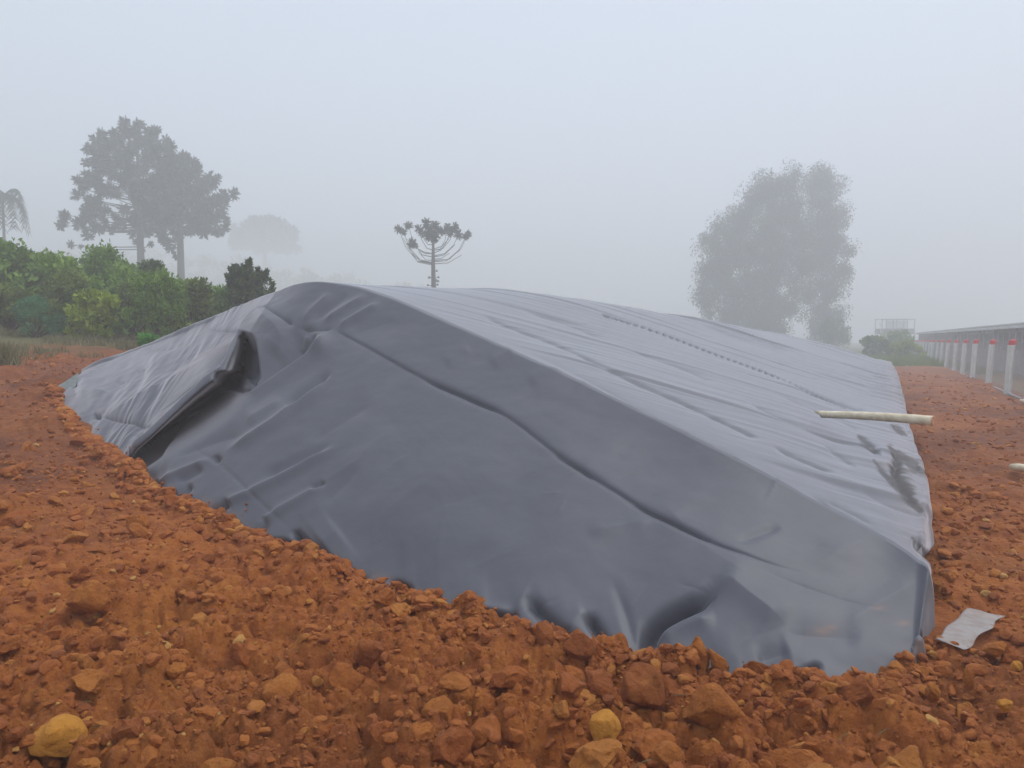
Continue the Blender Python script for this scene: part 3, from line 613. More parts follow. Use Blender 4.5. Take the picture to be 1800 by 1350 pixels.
# straw and root bits
rng = np.random.default_rng(52); mb = MB(); k = 150; r = np.exp(rng.uniform(math.log(2.5), math.log(8), k)); a_ = np.radians(rng.uniform(-34, 34, k)); x = r * np.sin(a_); y = r * np.cos(a_); ms = sdf(x, y) > .03; x, y = x[ms], y[ms]; z = ground_z(x, y)
for i in range(len(x)):
    th = rng.uniform(0, 6.28); L_ = rng.uniform(.02, .09); q = np.array([x[i], y[i], z[i] + .012]); e_ = np.array([math.cos(th) * L_, math.sin(th) * L_, rng.uniform(-.002, .02)])
    mb.tube([q, q + e_ * .5 + (0, 0, .006), q + e_], rng.uniform(.0008, .0018), 3, False)
o = mb.build('straw_bits', M['dry']); tag(o, 'stray bits of straw and root lying in the red soil', 'straw', kind='stuff')

# stones one can point to
def stone(px_, py_, wpx, hpx, mat, label, name='stone', d=None, rz=0, seed=1, facets=8, sink=.25):
    p = on_ground_px(px_, py_ + hpx * .35) if d is None else W(px_, py_ + hpx * .35, d)
    rng = np.random.default_rng(seed); V, F_ = rock(4, rng, .9, facets, .09 if mat != 'yellow_stone' else .05)
    V -= (V.max(0) + V.min(0)) / 2; V /= (V.max(0) - V.min(0)) / 2
    m = p[1] / FPX; V *= np.array([wpx / 2 * m, wpx / 2 * m * .8, hpx / 2 * m * 1.15])
    c, s_ = math.cos(rz), math.sin(rz); X_ = V[:, 0] * c - V[:, 2] * s_; Z_ = V[:, 0] * s_ + V[:, 2] * c; V[:, 0] = X_; V[:, 2] = Z_
    o = mk(name, V, F_, M[mat], smooth=True); o.location = (p[0], p[1], W(px_, py_, p[1])[2]); tag(o, label, 'stone'); o.location.z -= hpx / 2 * m * .22; return o
stone(104, 1286, 100, 60, 'yellow_stone', 'smooth bright yellow stone, biggest of its colour, low in the left foreground', 'yellow_stone', seed=3, facets=4)
stone(1064, 1272, 60, 44, 'yellow_stone', 'round pale yellow stone resting among brown clods in front of the sheet', 'yellow_stone', seed=4, facets=6)
stone(1018, 1131, 60, 44, 'red_stone', 'square-topped reddish clod standing on the soil rim against the sheet', 'earth_clod', seed=22, facets=5)
stone(1262, 1240, 122, 84, 'pale_stone', 'large flat-faced slab of orange earth below the sheet edge', 'earth_clod', seed=31, facets=12, rz=-.25)
stone(1130, 1205, 84, 76, 'red_stone', 'big rounded red-brown clod left of the flat-faced slab', 'earth_clod', seed=9)
stone(1228, 1150, 40, 68, 'pale_stone', 'upright ochre clod with a knobbly head leaning on the sheet', 'earth_clod', seed=10, rz=.35)
stone(1262, 1158, 30, 58, 'pale_stone', 'slim upright ochre clod beside the knobbly-headed one', 'earth_clod', seed=13, rz=.45)
stone(957, 1115, 34, 48, 'red_stone', 'small upright rusty clod left of the square-topped one', 'earth_clod', seed=14)
stone(1332, 1176, 56, 38, 'red_stone', 'reddish lump on the soil rim right of the upright ochre clods', 'earth_clod', seed=15)
stone(912, 1208, 44, 46, 'pale_stone', 'angular tan stone with a bright face in the middle foreground', 'stone', seed=16, facets=14)
stone(820, 1228, 52, 52, 'pale_stone', 'angular brown stone just left of the tan bright-faced one', 'stone', seed=17, facets=14)
stone(770, 1250, 66, 44, 'pale_stone', 'elongated tan clod tilted up to the right in the foreground', 'earth_clod', seed=18, rz=.7)
stone(490, 1215, 78, 46, 'pale_stone', 'ragged split clod lying above a shadowed crack', 'earth_clod', seed=19, rz=.45)
stone(652, 1142, 58, 48, 'red_stone', 'round rusty clod on the bare soil left of centre', 'earth_clod', seed=20)
stone(158, 1045, 72, 58, 'pale_stone', 'broad tan clod with a shadow beneath it at left', 'earth_clod', seed=21, rz=-.2)
stone(1170, 1322, 60, 34, 'pale_stone', 'oval orange stone at the bottom edge right of the pale yellow one', 'stone', seed=23, facets=4)
stone(310, 1178, 36, 26, 'pale_stone', 'small oval ochre stone between the yellow stone and the sheet', 'stone', seed=24, facets=4)
stone(1787, 1169, 20, 17, 'yellow_stone', 'small bright orange-yellow pebble at the right edge near the plastic strip', 'pebble', seed=25, facets=3)
stone(1702, 1190, 20, 36, 'pale_stone', 'upright greenish-tan pebble just below the plastic strip', 'pebble', seed=26)
stone(1766, 1237, 24, 20, 'yellow_stone', 'pale tan pebble below the bright orange-yellow one', 'pebble', seed=27)
stone(245, 920, 38, 34, 'pale_stone', 'tan clod lying near the left part of the sheet hem', 'earth_clod', seed=28)
stone(1748, 1140, 44, 24, 'pale_stone', 'crumbly ochre lump under the right end of the plastic strip', 'earth_clod', seed=29, rz=.5)
stone(1640, 1215, 26, 30, 'pale_stone', 'rounded brown pebble below the sheet corner', 'pebble', seed=30)

# plastic strip
t0 = on_ground_px(1645, 1140)
cor = [(1643, 1141), (1694, 1154), (1766, 1068), (1700, 1066)]
C3 = [on_ground_px(*c) for c in cor]
V = []; nn = 16; mmm = 26
for i in range(nn + 1):
    for j in range(mmm + 1):
        a, b = i / nn, j / mmm; e = .04 * math.sin(b * 9 + a * 2)
        q = (1 - b) * ((1 - a) * C3[0] + a * C3[1]) + b * ((1 - a) * C3[3] + a * C3[2]); q = q + (C3[2] - C3[0]) * 0
        q[0] += .012 * math.sin(b * 13) * (1 if a > .5 else .4); V.append(q)
V = np.array(V); gg = ground_z(V[:, 0], V[:, 1]); pc = np.linalg.lstsq(np.c_[V[:, :2], np.ones(len(V))], gg, rcond=None)[0]; V[:, 2] = np.c_[V[:, :2], np.ones(len(V))] @ pc + np.clip((gg - np.c_[V[:, :2], np.ones(len(V))] @ pc).max(), 0, .05) + .006 + .006 * vnoise(V[:, 0] * 9, V[:, 1] * 9, 400)
ii = np.arange((nn + 1) * (mmm + 1)).reshape(nn + 1, mmm + 1); Ff = np.stack([ii[:-1, :-1], ii[:-1, 1:], ii[1:, 1:], ii[1:, :-1]], -1).reshape(-1, 4)
o = mk('plastic_strip', V, Ff, M['film'], smooth=True); so_ = o.modifiers.new('t', 'SOLIDIFY'); so_.thickness = .002
tag(o, 'scrap of milky plastic film lying on red soil by the sheet corner', 'plastic scrap')

# pole
pe = empty('wooden_pole', W(1430, 728, 8.1)); a = W(1432, 728, 8.1); b = W(1641, 740, 7.0); n_p = 14
pts = []; rad = []
for i in range(n_p + 1):
    t = i / n_p; q = a * (1 - t) + b * t; q = q + np.array([0, 0, .012 * math.sin(t * 3.1)]); pts.append(q - a); rad.append((.036 + .010 * t) * (1 + .03 * math.sin(i * 2.3)))
mb = MB(); mb.tube(pts, rad, 14, True); Vp = np.array(mb.v); 
for k in range(14): Vp[k] = Vp[k] + (np.array(pts[1]) - np.array(pts[0])) * (1.6 * (-(Vp[k][2]) / .033 * .5 + .5))      # bevelled cut at the thin end
po = mk('shaft', Vp, mb.f, M['stick'], pe, True); pe.location = tuple(a)
dv = (b - a) / np.linalg.norm(b - a); mb = MB(); mb.tube([b - a + dv * .001, b - a + dv * .006], [rad[-1] * .97, rad[-1] * .93], 14); mb.build('cut_end', M['cutend'], pe)
tag(pe, 'pale peeled wooden pole lying across the right edge of the black sheet', 'pole')
# stick fragments by the right edge
def stick(name, p, q, r, label, mat='stick'):
    p = np.array(p); q = np.array(q); e = empty(name, tuple(p)); mb = MB(); mb.tube([(0, 0, 0), (q - p) * .3 + (0, 0, .004), (q - p) * .7, q - p], [r * .8, r, r, r * .85], 9); mb.build('shaft', M[mat], e, True); tag(e, label, 'stick'); return e
p = on_ground_px(1778, 832); q = on_ground_px(1822, 842); p[2] += .07; q[2] += .10
stick('wood_piece', p, q, .045, 'short pale piece of wood poking in at the right edge of the soil path')
p = on_ground_px(1794, 706); q = on_ground_px(1812, 712); p[2] += .03; q[2] += .05
stick('wood_chip', p, q, .04, 'small pale scrap lying at the foot of the fence')
# buried sheet piece, left: the grey tongue of plastic at the far left hem
V = np.array([W(98, 684, 11.3), W(118, 672, 11.6), (W(138, 658, 12.0)), W(134, 682, 11.4), W(116, 694, 11.1)]); V[:, 2] += .03
V = np.concatenate([V, V - np.array([0, 0, .012])]); 
o = mk('sheet_offcut', V, [(0, 1, 2, 3, 4), (9, 8, 7, 6, 5), (0, 5, 6, 1), (1, 6, 7, 2), (2, 7, 8, 3), (3, 8, 9, 4), (4, 9, 5, 0)], M['offcut'])
tag(o, 'grey-green tongue of plastic sticking out at the left end of the sheet', 'plastic offcut')

# ------------------------------------------------------------------ fence
fx0 = 3.72
fe = empty('fence', (fx0 + SL * 18, 18, 0)); fo = np.array(fe.location)
tag(fe, 'wire fence on leaning pale concrete posts with red painted caps, along the soil path', 'fence')
ys = [10.0, 14.2, 18.4] + [22.3 + 4.15 * i for i in range(22)]
postm = MB(); postm.box((0, 0, .66), (.15, .13, 1.72), 0, (.085, 0)); pm = mesh_data('post', postm.v, postm.f, M['concrete'])
capm = MB(); capm.box((.14, 0, 1.585), (.158, .138, .13), 0, (.085, 0)); capm.add(*[[(.07, -.07, 1.65), (.22, -.07, 1.65), (.22, .07, 1.65), (.07, .07, 1.65), (.146, 0, 1.70)], [(0, 1, 4), (1, 2, 4), (2, 3, 4), (3, 0, 4)]])
cm = mesh_data('cap', capm.v, capm.f, M['redcap'])
PT = []
for i, y in enumerate(ys):
    x = fx0 + .03 * math.sin(i * 2.1) + SL * y; z = float(land(np.array([x]), np.array([y]))[0]); ln = .0 + .012 * math.sin(i * 3.3)
    o = link('post', pm, fe, (x - fo[0], y - fo[1], z - fo[2] - .15)); o.rotation_euler = (0, ln, .44); o.scale = (1, 1, 1)
    c = link('cap', cm, o); PT.append(np.array([x + .1, y, z]))
for k, h in enumerate((.05, .45, .85, 1.25, 1.45)):
    mb = MB()
    mb.tube([p_ - fo + np.array([.09 * h - .1, 0, h]) for p_ in PT], .004 if h < 1.4 else .006, 3); mb.build('wire', M['wire'], fe)
mb = MB()
Lx = PT[-1] - PT[0]; Ln = np.linalg.norm(Lx); nseg = int(Ln / .11)
for i in range(0, nseg, 1):
    for sgn in (1, -1):
        u0 = i / nseg; u1 = min(1, max(0, u0 + sgn * 1.4 / Ln)); p_ = PT[0] + Lx * u0 + np.array([-.1, 0, .03]); q_ = PT[0] + Lx * u1 + np.array([.04, 0, 1.43])
        mb.tube([p_ - fo, q_ - fo], .0022, 3, False)
mb.build('wire_netting', M['wire'], fe)['kind'] = 'stuff'
mb = MB(); mb.tube([p_ - fo + np.array([-.12, 0, -.02]) for p_ in PT], .04, 5); mb.build('footing', M['block'], fe)

# ------------------------------------------------------------------ long shed behind the fence
A0 = W(1870, 598, 36); A1 = W(1615, 598, 92); A0[2] = A1[2] = 0
dirv = (A1 - A0); Ls = np.linalg.norm(dirv); dirv /= Ls; nrm = np.array([dirv[1], -dirv[0], 0])     # away from the path
gb = -1.1; sh = empty('poultry_shed', (A0[0], A0[1], gb)); rz = math.atan2(dirv[1], dirv[0]); sh.rotation_euler = (0, 0, rz)
tag(sh, 'long low grey shed fading into the fog behind the wire fence', 'shed')
# local: x along, y towards the path (left), -y away
EV = 2.28 - gb; WT = EV; HW = 11.0; RDG = EV + .65
mb = MB(); mb.box((Ls / 2, -.1, 1.0), (Ls, .2, 2.0)); mb.build('wall', M['block'], sh)
mb = MB(); mb.box((Ls / 2, -HW, 1.6), (Ls, .2, 3.2)); mb.build('wall', M['block'], sh)
mb = MB(); mb.add([(0.0, -.2, 0), (0, -HW, 0), (0, -HW, EV), (0, -HW / 2, RDG), (0, -.2, EV), (.2, -.2, 0), (.2, -HW, 0), (.2, -HW, EV), (.2, -HW / 2, RDG), (.2, -.2, EV)], [(0, 1, 2, 3, 4), (9, 8, 7, 6, 5), (0, 5, 6, 1), (1, 6, 7, 2), (2, 7, 8, 3), (3, 8, 9, 4), (4, 9, 5, 0)]); g_ = mb.build('gable', M['block'], sh)
g2 = link('gable', g_.data, sh, (Ls - .2, 0, 0))
mb = MB(); mb.box((Ls / 2, -.55, 2.5), (Ls - .5, .06, 1.3)); mb.build('curtain', M['curtain'], sh)
ci = MB(); ci.box((0, -.1, EV / 2 + .9), (.26, .24, EV - 1.85)); pil = mesh_data('pillar', ci.v, ci.f, M['block'])
nb = int(Ls / 1.6)
for i in range(nb + 1): link('pillar', pil, sh, (Ls * i / nb, 0, 0))
mb = MB(); mb.box((Ls / 2, -.12, EV - .16), (Ls, .18, .34)); mb.build('lintel', M['block'], sh)
mb = MB(); mb.box((Ls / 2, .34, EV - .02), (Ls + .6, .05, .16)); mb.build('fascia', M['fascia'], sh)
def roof_sheet():
    V = []; nx = 12
    for j in range(2):
        for k in range(2):
            for i in range(nx + 1):
                x = i / nx * 1.9; V.append((x, .36 + j * (-HW / 2 - .36), EV + .06 + j * (RDG - EV) + .03 * math.sin(i / nx * 6.28 * 3) - k * .02))
    F_ = []
    for i in range(nx):
        a_ = i; F_.append((a_, a_ + 1, a_ + 1 + 2 * (nx + 1), a_ + 2 * (nx + 1)))
        F_.append((a_ + nx + 1, a_ + 3 * (nx + 1), a_ + 1 + 3 * (nx + 1), a_ + 1 + nx + 1)); F_.append((a_, a_ + nx + 1, a_ + nx + 2, a_ + 1))
    return mesh_data('roof_sheet', V, F_, M['roofm'], True)
rs = roof_sheet(); k = int(Ls / 1.85)
for i in range(k): link('roof_sheet', rs, sh, (i * 1.85, 0, (i % 2) * .012))
mb = MB(); mb.add([(-.3, -HW / 2, RDG + .04), (Ls + .3, -HW / 2, RDG + .04), (Ls + .3, -HW - .4, EV), (-.3, -HW - .4, EV), (-.3, -HW / 2, RDG), (Ls + .3, -HW / 2, RDG), (Ls + .3, -HW - .4, EV - .04), (-.3, -HW - .4, EV - .04)], [(0, 3, 2, 1), (4, 5, 6, 7), (0, 1, 5, 4), (1, 2, 6, 5), (2, 3, 7, 6), (3, 0, 4, 7)]); mb.build('rear_roof', M['roofm'], sh)
mb = MB(); mb.tube([(-.3, -HW / 2, RDG + .06), (Ls + .3, -HW / 2, RDG + .06)], .09, 6); mb.build('ridge_cap', M['fascia'], sh)

# frame structure in the fog at the path's end
q0 = W(1550, 598, 130); q1 = W(1607, 598, 130); wdt = q1[0] - q0[0]
fr = empty('steel_frame_shelter', (q0[0], 130, -.6)); H = 1.5 + .6 + (598 - 562) / FPX * 130
tag(fr, 'faint pale steel-framed shelter standing in the fog between bushes and shed', 'shelter')
for i in range(4):
    for j in range(2):
        mb = MB(); mb.box((wdt * i / 3, j * 2.4, H / 2), (.12, .12, H)); mb.build('post', M['steel'], fr)
for z in (H, H - 2.0):
    for j in range(2): mb = MB(); mb.box((wdt / 2, j * 2.4, z + .06), (wdt + .3, .13, .12)); mb.build('beam', M['steel'], fr)
for i in range(2): mb = MB(); mb.box((wdt * (.5 + .333 * i), 2.33, H - .8), (wdt / 3 - .2, .04, 1.35)); mb.build('panel', M['panel'], fr)
mb = MB(); mb.box((wdt / 2, 1.2, H - 1.95), (wdt, 2.2, .9)); mb.build('base_box', M['roofm'], fr)
mb = MB(); mb.box((-.25, -.1, H - .75), (.35, .3, .35)); mb.tube([(-.25, 0, 0), (-.25, 0, H - .9)], .05, 6); mb.build('lamp_box', M['panel'], fr)

# ------------------------------------------------------------------ foliage builders
def leaves(centers, radii, n_each, size, rng, flat=1.0, droop=0, narrow=.4, up=0.3, lump=0.):
    """leaf-sized folded quads spread through the given clumps; returns V, F, tint"""
    c = np.repeat(np.asarray(centers, float), n_each, 0); r = np.repeat(np.asarray(radii, float), n_each); n = len(c)
    d = rng.normal(size=(n, 3)); d /= np.linalg.norm(d, axis=1, keepdims=True); rad = rng.uniform(size=n) ** .45
    p = c + d * (r * rad)[:, None] * np.array([1, 1, flat])
    a = d * .8 + rng.normal(size=(n, 3)) * .7; a[:, 2] += up - droop; a /= np.linalg.norm(a, axis=1, keepdims=True)
    b = np.cross(a, rng.normal(size=(n, 3))); b /= np.linalg.norm(b, axis=1, keepdims=True)
    L = size * rng.uniform(.6, 1.3, n)[:, None]; w_ = L * narrow
    V = np.stack([p - a * L * .5, p + b * w_ * .5 + a * L * .05, p + a * L * .5, p - b * w_ * .5 + a * L * .05], 1).reshape(-1, 3)
    F_ = np.arange(n * 4).reshape(-1, 4); tn = np.clip(.5 + rng.normal(0, .22, n) + np.repeat(rng.normal(0, .36, len(centers)), n_each), 0, 1)
    return V, F_, np.repeat(tn, 4)
def shrub(name, base, h, wd, mat, label, seed, nclump=34, nleaf=80, size=.14, cat='shrub', group=None, narrow=.45, spiky=False, kind=None):
    rng = np.random.default_rng(seed); e = empty(name, tuple(base)); C_ = []; Rr = []
    tw = MB(); 
    for i in range(nclump):
        th = rng.uniform(0, 6.28); el = rng.uniform(0, 1) ** (.45 if spiky else .7); q = (math.sqrt(max(0, 1 - (el * .95) ** 2.2)) if not spiky else 1 - .35 * el ** 4) * rng.uniform(.35, 1)
        c = np.array([math.cos(th) * q * wd / 2, math.sin(th) * q * wd / 2, h * (.10 + .82 * el)]); C_.append(c); Rr.append(rng.uniform(.12, .24) * min(h, wd) * (.8 if spiky else 1))
        if i % 3 == 0: tw.tube([(0, 0, 0), c * np.array([.5, .5, .45]), c], [.03, .018, .006], 4, False)
        if spiky and i % 2 == 0:
            dr_ = c - np.array([0, 0, h * .35]); dr_ = dr_ / np.linalg.norm(dr_) + np.array([0, 0, .9]); tp = c + dr_ / np.linalg.norm(dr_) * h * rng.uniform(.10, .22); tw.tube([c, tp], [.012, .005], 3, False)
            for t in (.3, .5, .7, .85, 1): C_.append(c * (1 - t) + tp * t); Rr.append(.05)
    V, F_, tn = leaves(C_, Rr, nleaf if not spiky else nleaf // 2, size, rng, .85, 0, narrow, .5)
    V[:, 2] = np.maximum(V[:, 2], -.05)
    mk('foliage', V, F_, M[mat], e, col=tn); tw.build('stem', M['twig'], e); tag(e, label, cat, group); return e
def lz(x, y): return float(land(np.array([x]), np.array([y]))[0])
def shrub_px(px_, ytop, ybase, d, wpx, mat, label, seed, **k):
    p = W(px_, ybase, d); h = (ybase - ytop) / FPX * d; g = lz(p[0], p[1]); base = np.array([p[0], p[1], max(g - .05, p[2]) if p[2] < g else g - .05])
    top = W(px_, ytop, d)[2]; h = max(.3, top - base[2]); return shrub('shrub' if 'name' not in k else k.pop('name'), base, h, wpx / FPX * d, mat, label, seed, **k)
shrub_px(172, 512, 600, 19.5, 92, 'leaf_yellow', 'bright yellow-green bush in front of the thicket at left', 1, nleaf=80, size=.15)
shrub_px(62, 520, 600, 19.0, 84, 'leaf_blue', 'low blue-green bush left of the yellow-green one', 2, nleaf=110, size=.07)
shrub_px(128, 470, 600, 20.5, 80, 'leaf_olive', 'olive bush behind the blue-green and yellow-green bushes', 3, size=.11)
shrub_px(185, 430, 520, 25, 110, 'leaf_mid', 'round-topped dark green bush on the skyline under the big pine pair', 4, nclump=44, nleaf=90)
shrub_px(278, 480, 600, 19.5, 110, 'leaf_mid', 'deep green bush with light young tips right of the yellow-green one', 5, nclump=44, nleaf=90, size=.12)
shrub_px(340, 492, 600, 20.5, 90, 'leaf_olive', 'yellowish olive bush sloping down behind the sheet left shoulder', 6)
shrub_px(398, 500, 590, 22, 90, 'leaf_mid', 'green bush just behind the sheet silhouette, left of the spiky one', 7)
shrub_px(440, 474, 560, 21, 84, 'leaf_dark', 'dark bush with upright spiky shoots rising behind the sheet', 8, spiky=True, nclump=110, nleaf=60, size=.15, narrow=.35)
shrub_px(258, 586, 610, 15.6, 46, 'leaf_bright', 'small vivid green plant at the edge of the sheet', 9, cat='plant', name='green_plant', nclump=16, size=.08)
shrub_px(22, 505, 600, 20.0, 90, 'leaf_olive', 'olive green bush at the left edge of the frame, low row', 10, nleaf=90)
shrub_px(18, 425, 520, 23, 110, 'leaf_mid', 'tall green bush at the left edge of the frame, upper row', 11, nclump=44, nleaf=90)
shrub_px(268, 452, 520, 24, 56, 'leaf_dark', 'dark sharp-leaved bush at the foot of the pine trunks', 12, nclump=26, size=.14)
shrub_px(95, 448, 540, 23.5, 110, 'leaf_olive', 'broad olive bush filling the slope between the left edge and round-topped bush', 14, nclump=44, nleaf=90)
shrub_px(232, 500, 580, 21.5, 76, 'leaf_olive', 'olive bush squeezed between yellow-green bush and deep green bush', 15)
# thicket behind them: one mass
rng = np.random.default_rng(77); C_ = []; Rr = []
for i in range(520):
    pxx = rng.uniform(-260, 430); d = rng.uniform(21, 34); p = W(pxx, 600, d); g = lz(p[0], p[1])
    top = np.interp(pxx, [-260, 0, 90, 150, 230, 300, 345, 430], [395, 420, 440, 452, 462, 482, 505, 530]); zt = W(pxx, top, d)[2]
    zz = g + (zt - g) * rng.uniform(.05, .92); r = rng.uniform(.28, .6); zz = min(zz, zt - r * .7)
    if zz < g - .3: continue
    C_.append((p[0], p[1], zz)); Rr.append(r)
V, F_, tn = leaves(C_, Rr, 80, .20, rng, .8, 0, .5, .4)
o = mk('thicket', V, F_, M['leaf_mid'], col=tn); tag(o, 'dense green scrub covering the bank behind the separate bushes', 'undergrowth', kind='stuff')
# low grass and litter strip
def blades(name, pts, h, mat, label, n_each=14):
    rng = np.random.default_rng(len(pts)); p = np.repeat(np.asarray(pts, float), n_each, 0); n = len(p); p[:, :2] += rng.normal(0, .07, (n, 2))
    a = rng.normal(0, .35, (n, 3)); a[:, 2] = 1; a *= (h * rng.uniform(.4, 1.2, n))[:, None]; b = rng.normal(size=(n, 3)); b[:, 2] = 0; b /= np.linalg.norm(b, axis=1, keepdims=True); b *= .012
    V = np.stack([p - b, p + b, p + a], 1).reshape(-1, 3); o = mk(name, V, np.arange(n * 3).reshape(-1, 3), M[mat], col=np.repeat(rng.uniform(size=n), 3)); tag(o, label, 'grass', kind='stuff'); return o
pts = []
for i in range(1500):
    y = rng.uniform(6, 24); s = rng.uniform(14.8, 19.5) if rng.uniform() < .8 else rng.uniform(14.2, 15.5); x = x_of(s, y); g = lz(x, y)
    if vnoise(np.array([x * .8]), np.array([y * .8]), 5)[0] > -.3: pts.append((x, y, g))
blades('dry_grass', pts, .16, 'dry', 'short dry grass on the earth bank before the thicket')
pts = [];
for i in range(2600):
    y = rng.uniform(44.5, 72); x = rng.uniform(x_of(4, y), x_of(-6, y)); pts.append((x, y, lz(x, y)))
blades('grass', pts, .35, 'leaf_olive', 'green grass beyond the far end of the soil path')
# bushes in the fog at the end of the path
for (pxx, yt, d, wp, mt, lb, sd_) in ((1590, 600, 62, 70, 'leaf_yellow', 'pale yellow-green bush at the end of the soil path', 31), (1535, 592, 66, 70, 'leaf_olive', 'low olive bush just past the far corner of the sheet', 32),
        (1572, 580, 78, 90, 'leaf_mid', 'rounded foggy bush below the steel-framed shelter', 33), (1465, 560, 95, 60, 'leaf_dark', 'dark foggy bush at the foot of the narrow eucalyptus', 34), (1640, 606, 80, 70, 'leaf_mid', 'foggy bush behind the far fence posts', 35)):
    shrub_px(pxx, yt, 642, d, wp, mt, lb, sd_, nclump=30, nleaf=80, size=.3)
# pale tuft at the left edge
p = on_ground_px(2, 642); blades('straw_tuft', [tuple(p + np.array([rng.normal(0, .10), rng.normal(0, .1), 0])) for _ in range(40)], .42, 'dry', 'pale straw tuft on the soil at the left edge')

# ------------------------------------------------------------------ trees
def tuft(c, r, rng, n=72):
    """spiky ball of needles"""
    d = rng.normal(size=(n, 3)); d /= np.linalg.norm(d, axis=1, keepdims=True); b = np.cross(d, rng.normal(size=(n, 3))); b /= np.linalg.norm(b, axis=1, keepdims=True)
    L = (r * rng.uniform(.65, 1.12, n))[:, None]; w_ = r * .10
    return np.stack([c + d * L * .1 - b * w_ * .6, c + d * L * .1 + b * w_ * .6, c + d * L * .8 + b * w_, c + d * L, c + d * L * .8 - b * w_], 1).reshape(-1, 3)
def araucaria(name, base, top, label, branches, tufts, seed, r0=.2, cat='pine tree'):
    """branches: list of point lists; tufts: (x,y,z,r), all relative to base"""
    rng = np.random.default_rng(seed); e = empty(name, tuple(base)); mb = MB(); H = top - base[2]
    mb.tube([(0, 0, -.5), (0.02, 0, H * .3), (-.02, .02, H * .65), (0, 0, H)], [r0 * 1.15, r0, r0 * .75, r0 * .3], 9); mb.build('trunk', M['bark'], e, True)
    mb = MB()
    for b in branches: mb.tube(b, [max(.02, r0 * .19 * (1 - .6 * i / (len(b) - 1))) for i in range(len(b))], 5, False)
    mb.build('branches', M['bark'], e, True)
    VV = np.concatenate([tuft(np.array(t[:3]), t[3], rng) for t in tufts]); nn_ = len(VV) // 5
    mk('crown', VV, np.arange(len(VV)).reshape(-1, 5), M['needle'], e, col=np.repeat(rng.uniform(0, 1, nn_), 5)); tag(e, label, cat); return e
def dome_tree(px_, d, ybase, ytop, yskirt, wpx, label, seed, lop=0, dens=1.0, low=()):
    rng = np.random.default_rng(seed); p = W(px_, ybase, d); g = lz(p[0], p[1]); base = np.array([p[0], p[1], g]); m = d / FPX
    zt = W(px_, ytop, d)[2] - g; zs = W(px_, yskirt, d)[2] - g; Rm = wpx / 2 * m; br = []; tf = []
    nw = 13
    for k in range(nw):
        f = k / (nw - 1)                                       # 0 low .. 1 top
        ze = zs + (zt - zs) * (f ** .85); Rk = Rm * (1 - f ** 2.3) ** .5 * rng.uniform(.85, 1.05) if k < nw - 1 else Rm * .25
        z0 = zs - .35 + (zt - zs) * .80 * f; nb_ = int(rng.integers(6, 9) * dens) + (f < .7)
        for j in range(nb_):
            th = 2 * math.pi * (j + rng.uniform(-.25, .25)) / nb_ + k * .7; L = Rk * rng.uniform(.78, 1.06) * (1 + lop * math.cos(th)); dx, dy = math.cos(th), math.sin(th)
            zz = ze - .25 * L * rng.uniform(0, .5); q = [(0, 0, z0), (dx * L * .4, dy * L * .4, z0 + (zz - z0) * .22), (dx * L * .75, dy * L * .75, z0 + (zz - z0) * .55), (dx * L, dy * L, zz)]
            br.append(q)
            for t, rr_ in ((1, .40), (.86, .36), (.7, .30), (.52, .22)):
                if t < .8 and rng.uniform() < .35: continue
                i_ = min(2, int(t * 3)); a_ = np.array(q[i_]); b_ = np.array(q[i_ + 1]); tt_ = np.clip((t - (0, .4, .75)[i_]) / (.4, .35, .25)[i_], 0, 1)
                c = a_ + (b_ - a_) * tt_ + rng.normal(0, .10 * m / .033, 3); tf.append((*c, rr_ * m / .033 * rng.uniform(.85, 1.2)))
    for (lx, ly, r_) in low:                                  # stray low limbs and clumps, in photo pixels
        c = W(lx, ly, d + rng.uniform(-.3, .3)) - base; br.append([(0, 0, c[2] - .25), (c[0] * .5, c[1] * .5, c[2] - .3), tuple(c)]); tf.append((*c, r_ * m))
    return araucaria('araucaria_tree', base, zt * .97 + g, label, br, tf, seed + 1, r0=.19 * d / 45)
dome_tree(248, 86, 480, 226, 392, 222, 'tall dark araucaria with a wide domed crown and bare low limb at left', 101,
          low=[(112, 386, 12), (107, 396, 11), (135, 401, 7), (150, 403, 9), (165, 404, 8), (180, 403, 9), (195, 401, 8), (205, 398, 9), (218, 400, 7), (232, 412, 10), (238, 425, 8), (262, 412, 9), (264, 430, 8), (250, 440, 7), (125, 430, 9), (142, 434, 6)])
dome_tree(318, 90, 480, 280, 395, 150, 'second araucaria, shorter and leaning its crown to the right of the domed one', 111, lop=.12, dens=.8,
          low=[(292, 425, 15), (300, 438, 12), (283, 415, 12), (398, 388, 11), (395, 402, 9), (310, 450, 9), (330, 405, 12), (350, 403, 12)])
dome_tree(466, 335, 470, 388, 432, 112, 'faint umbrella-shaped araucaria almost lost in fog right of the pair', 121, dens=.8)
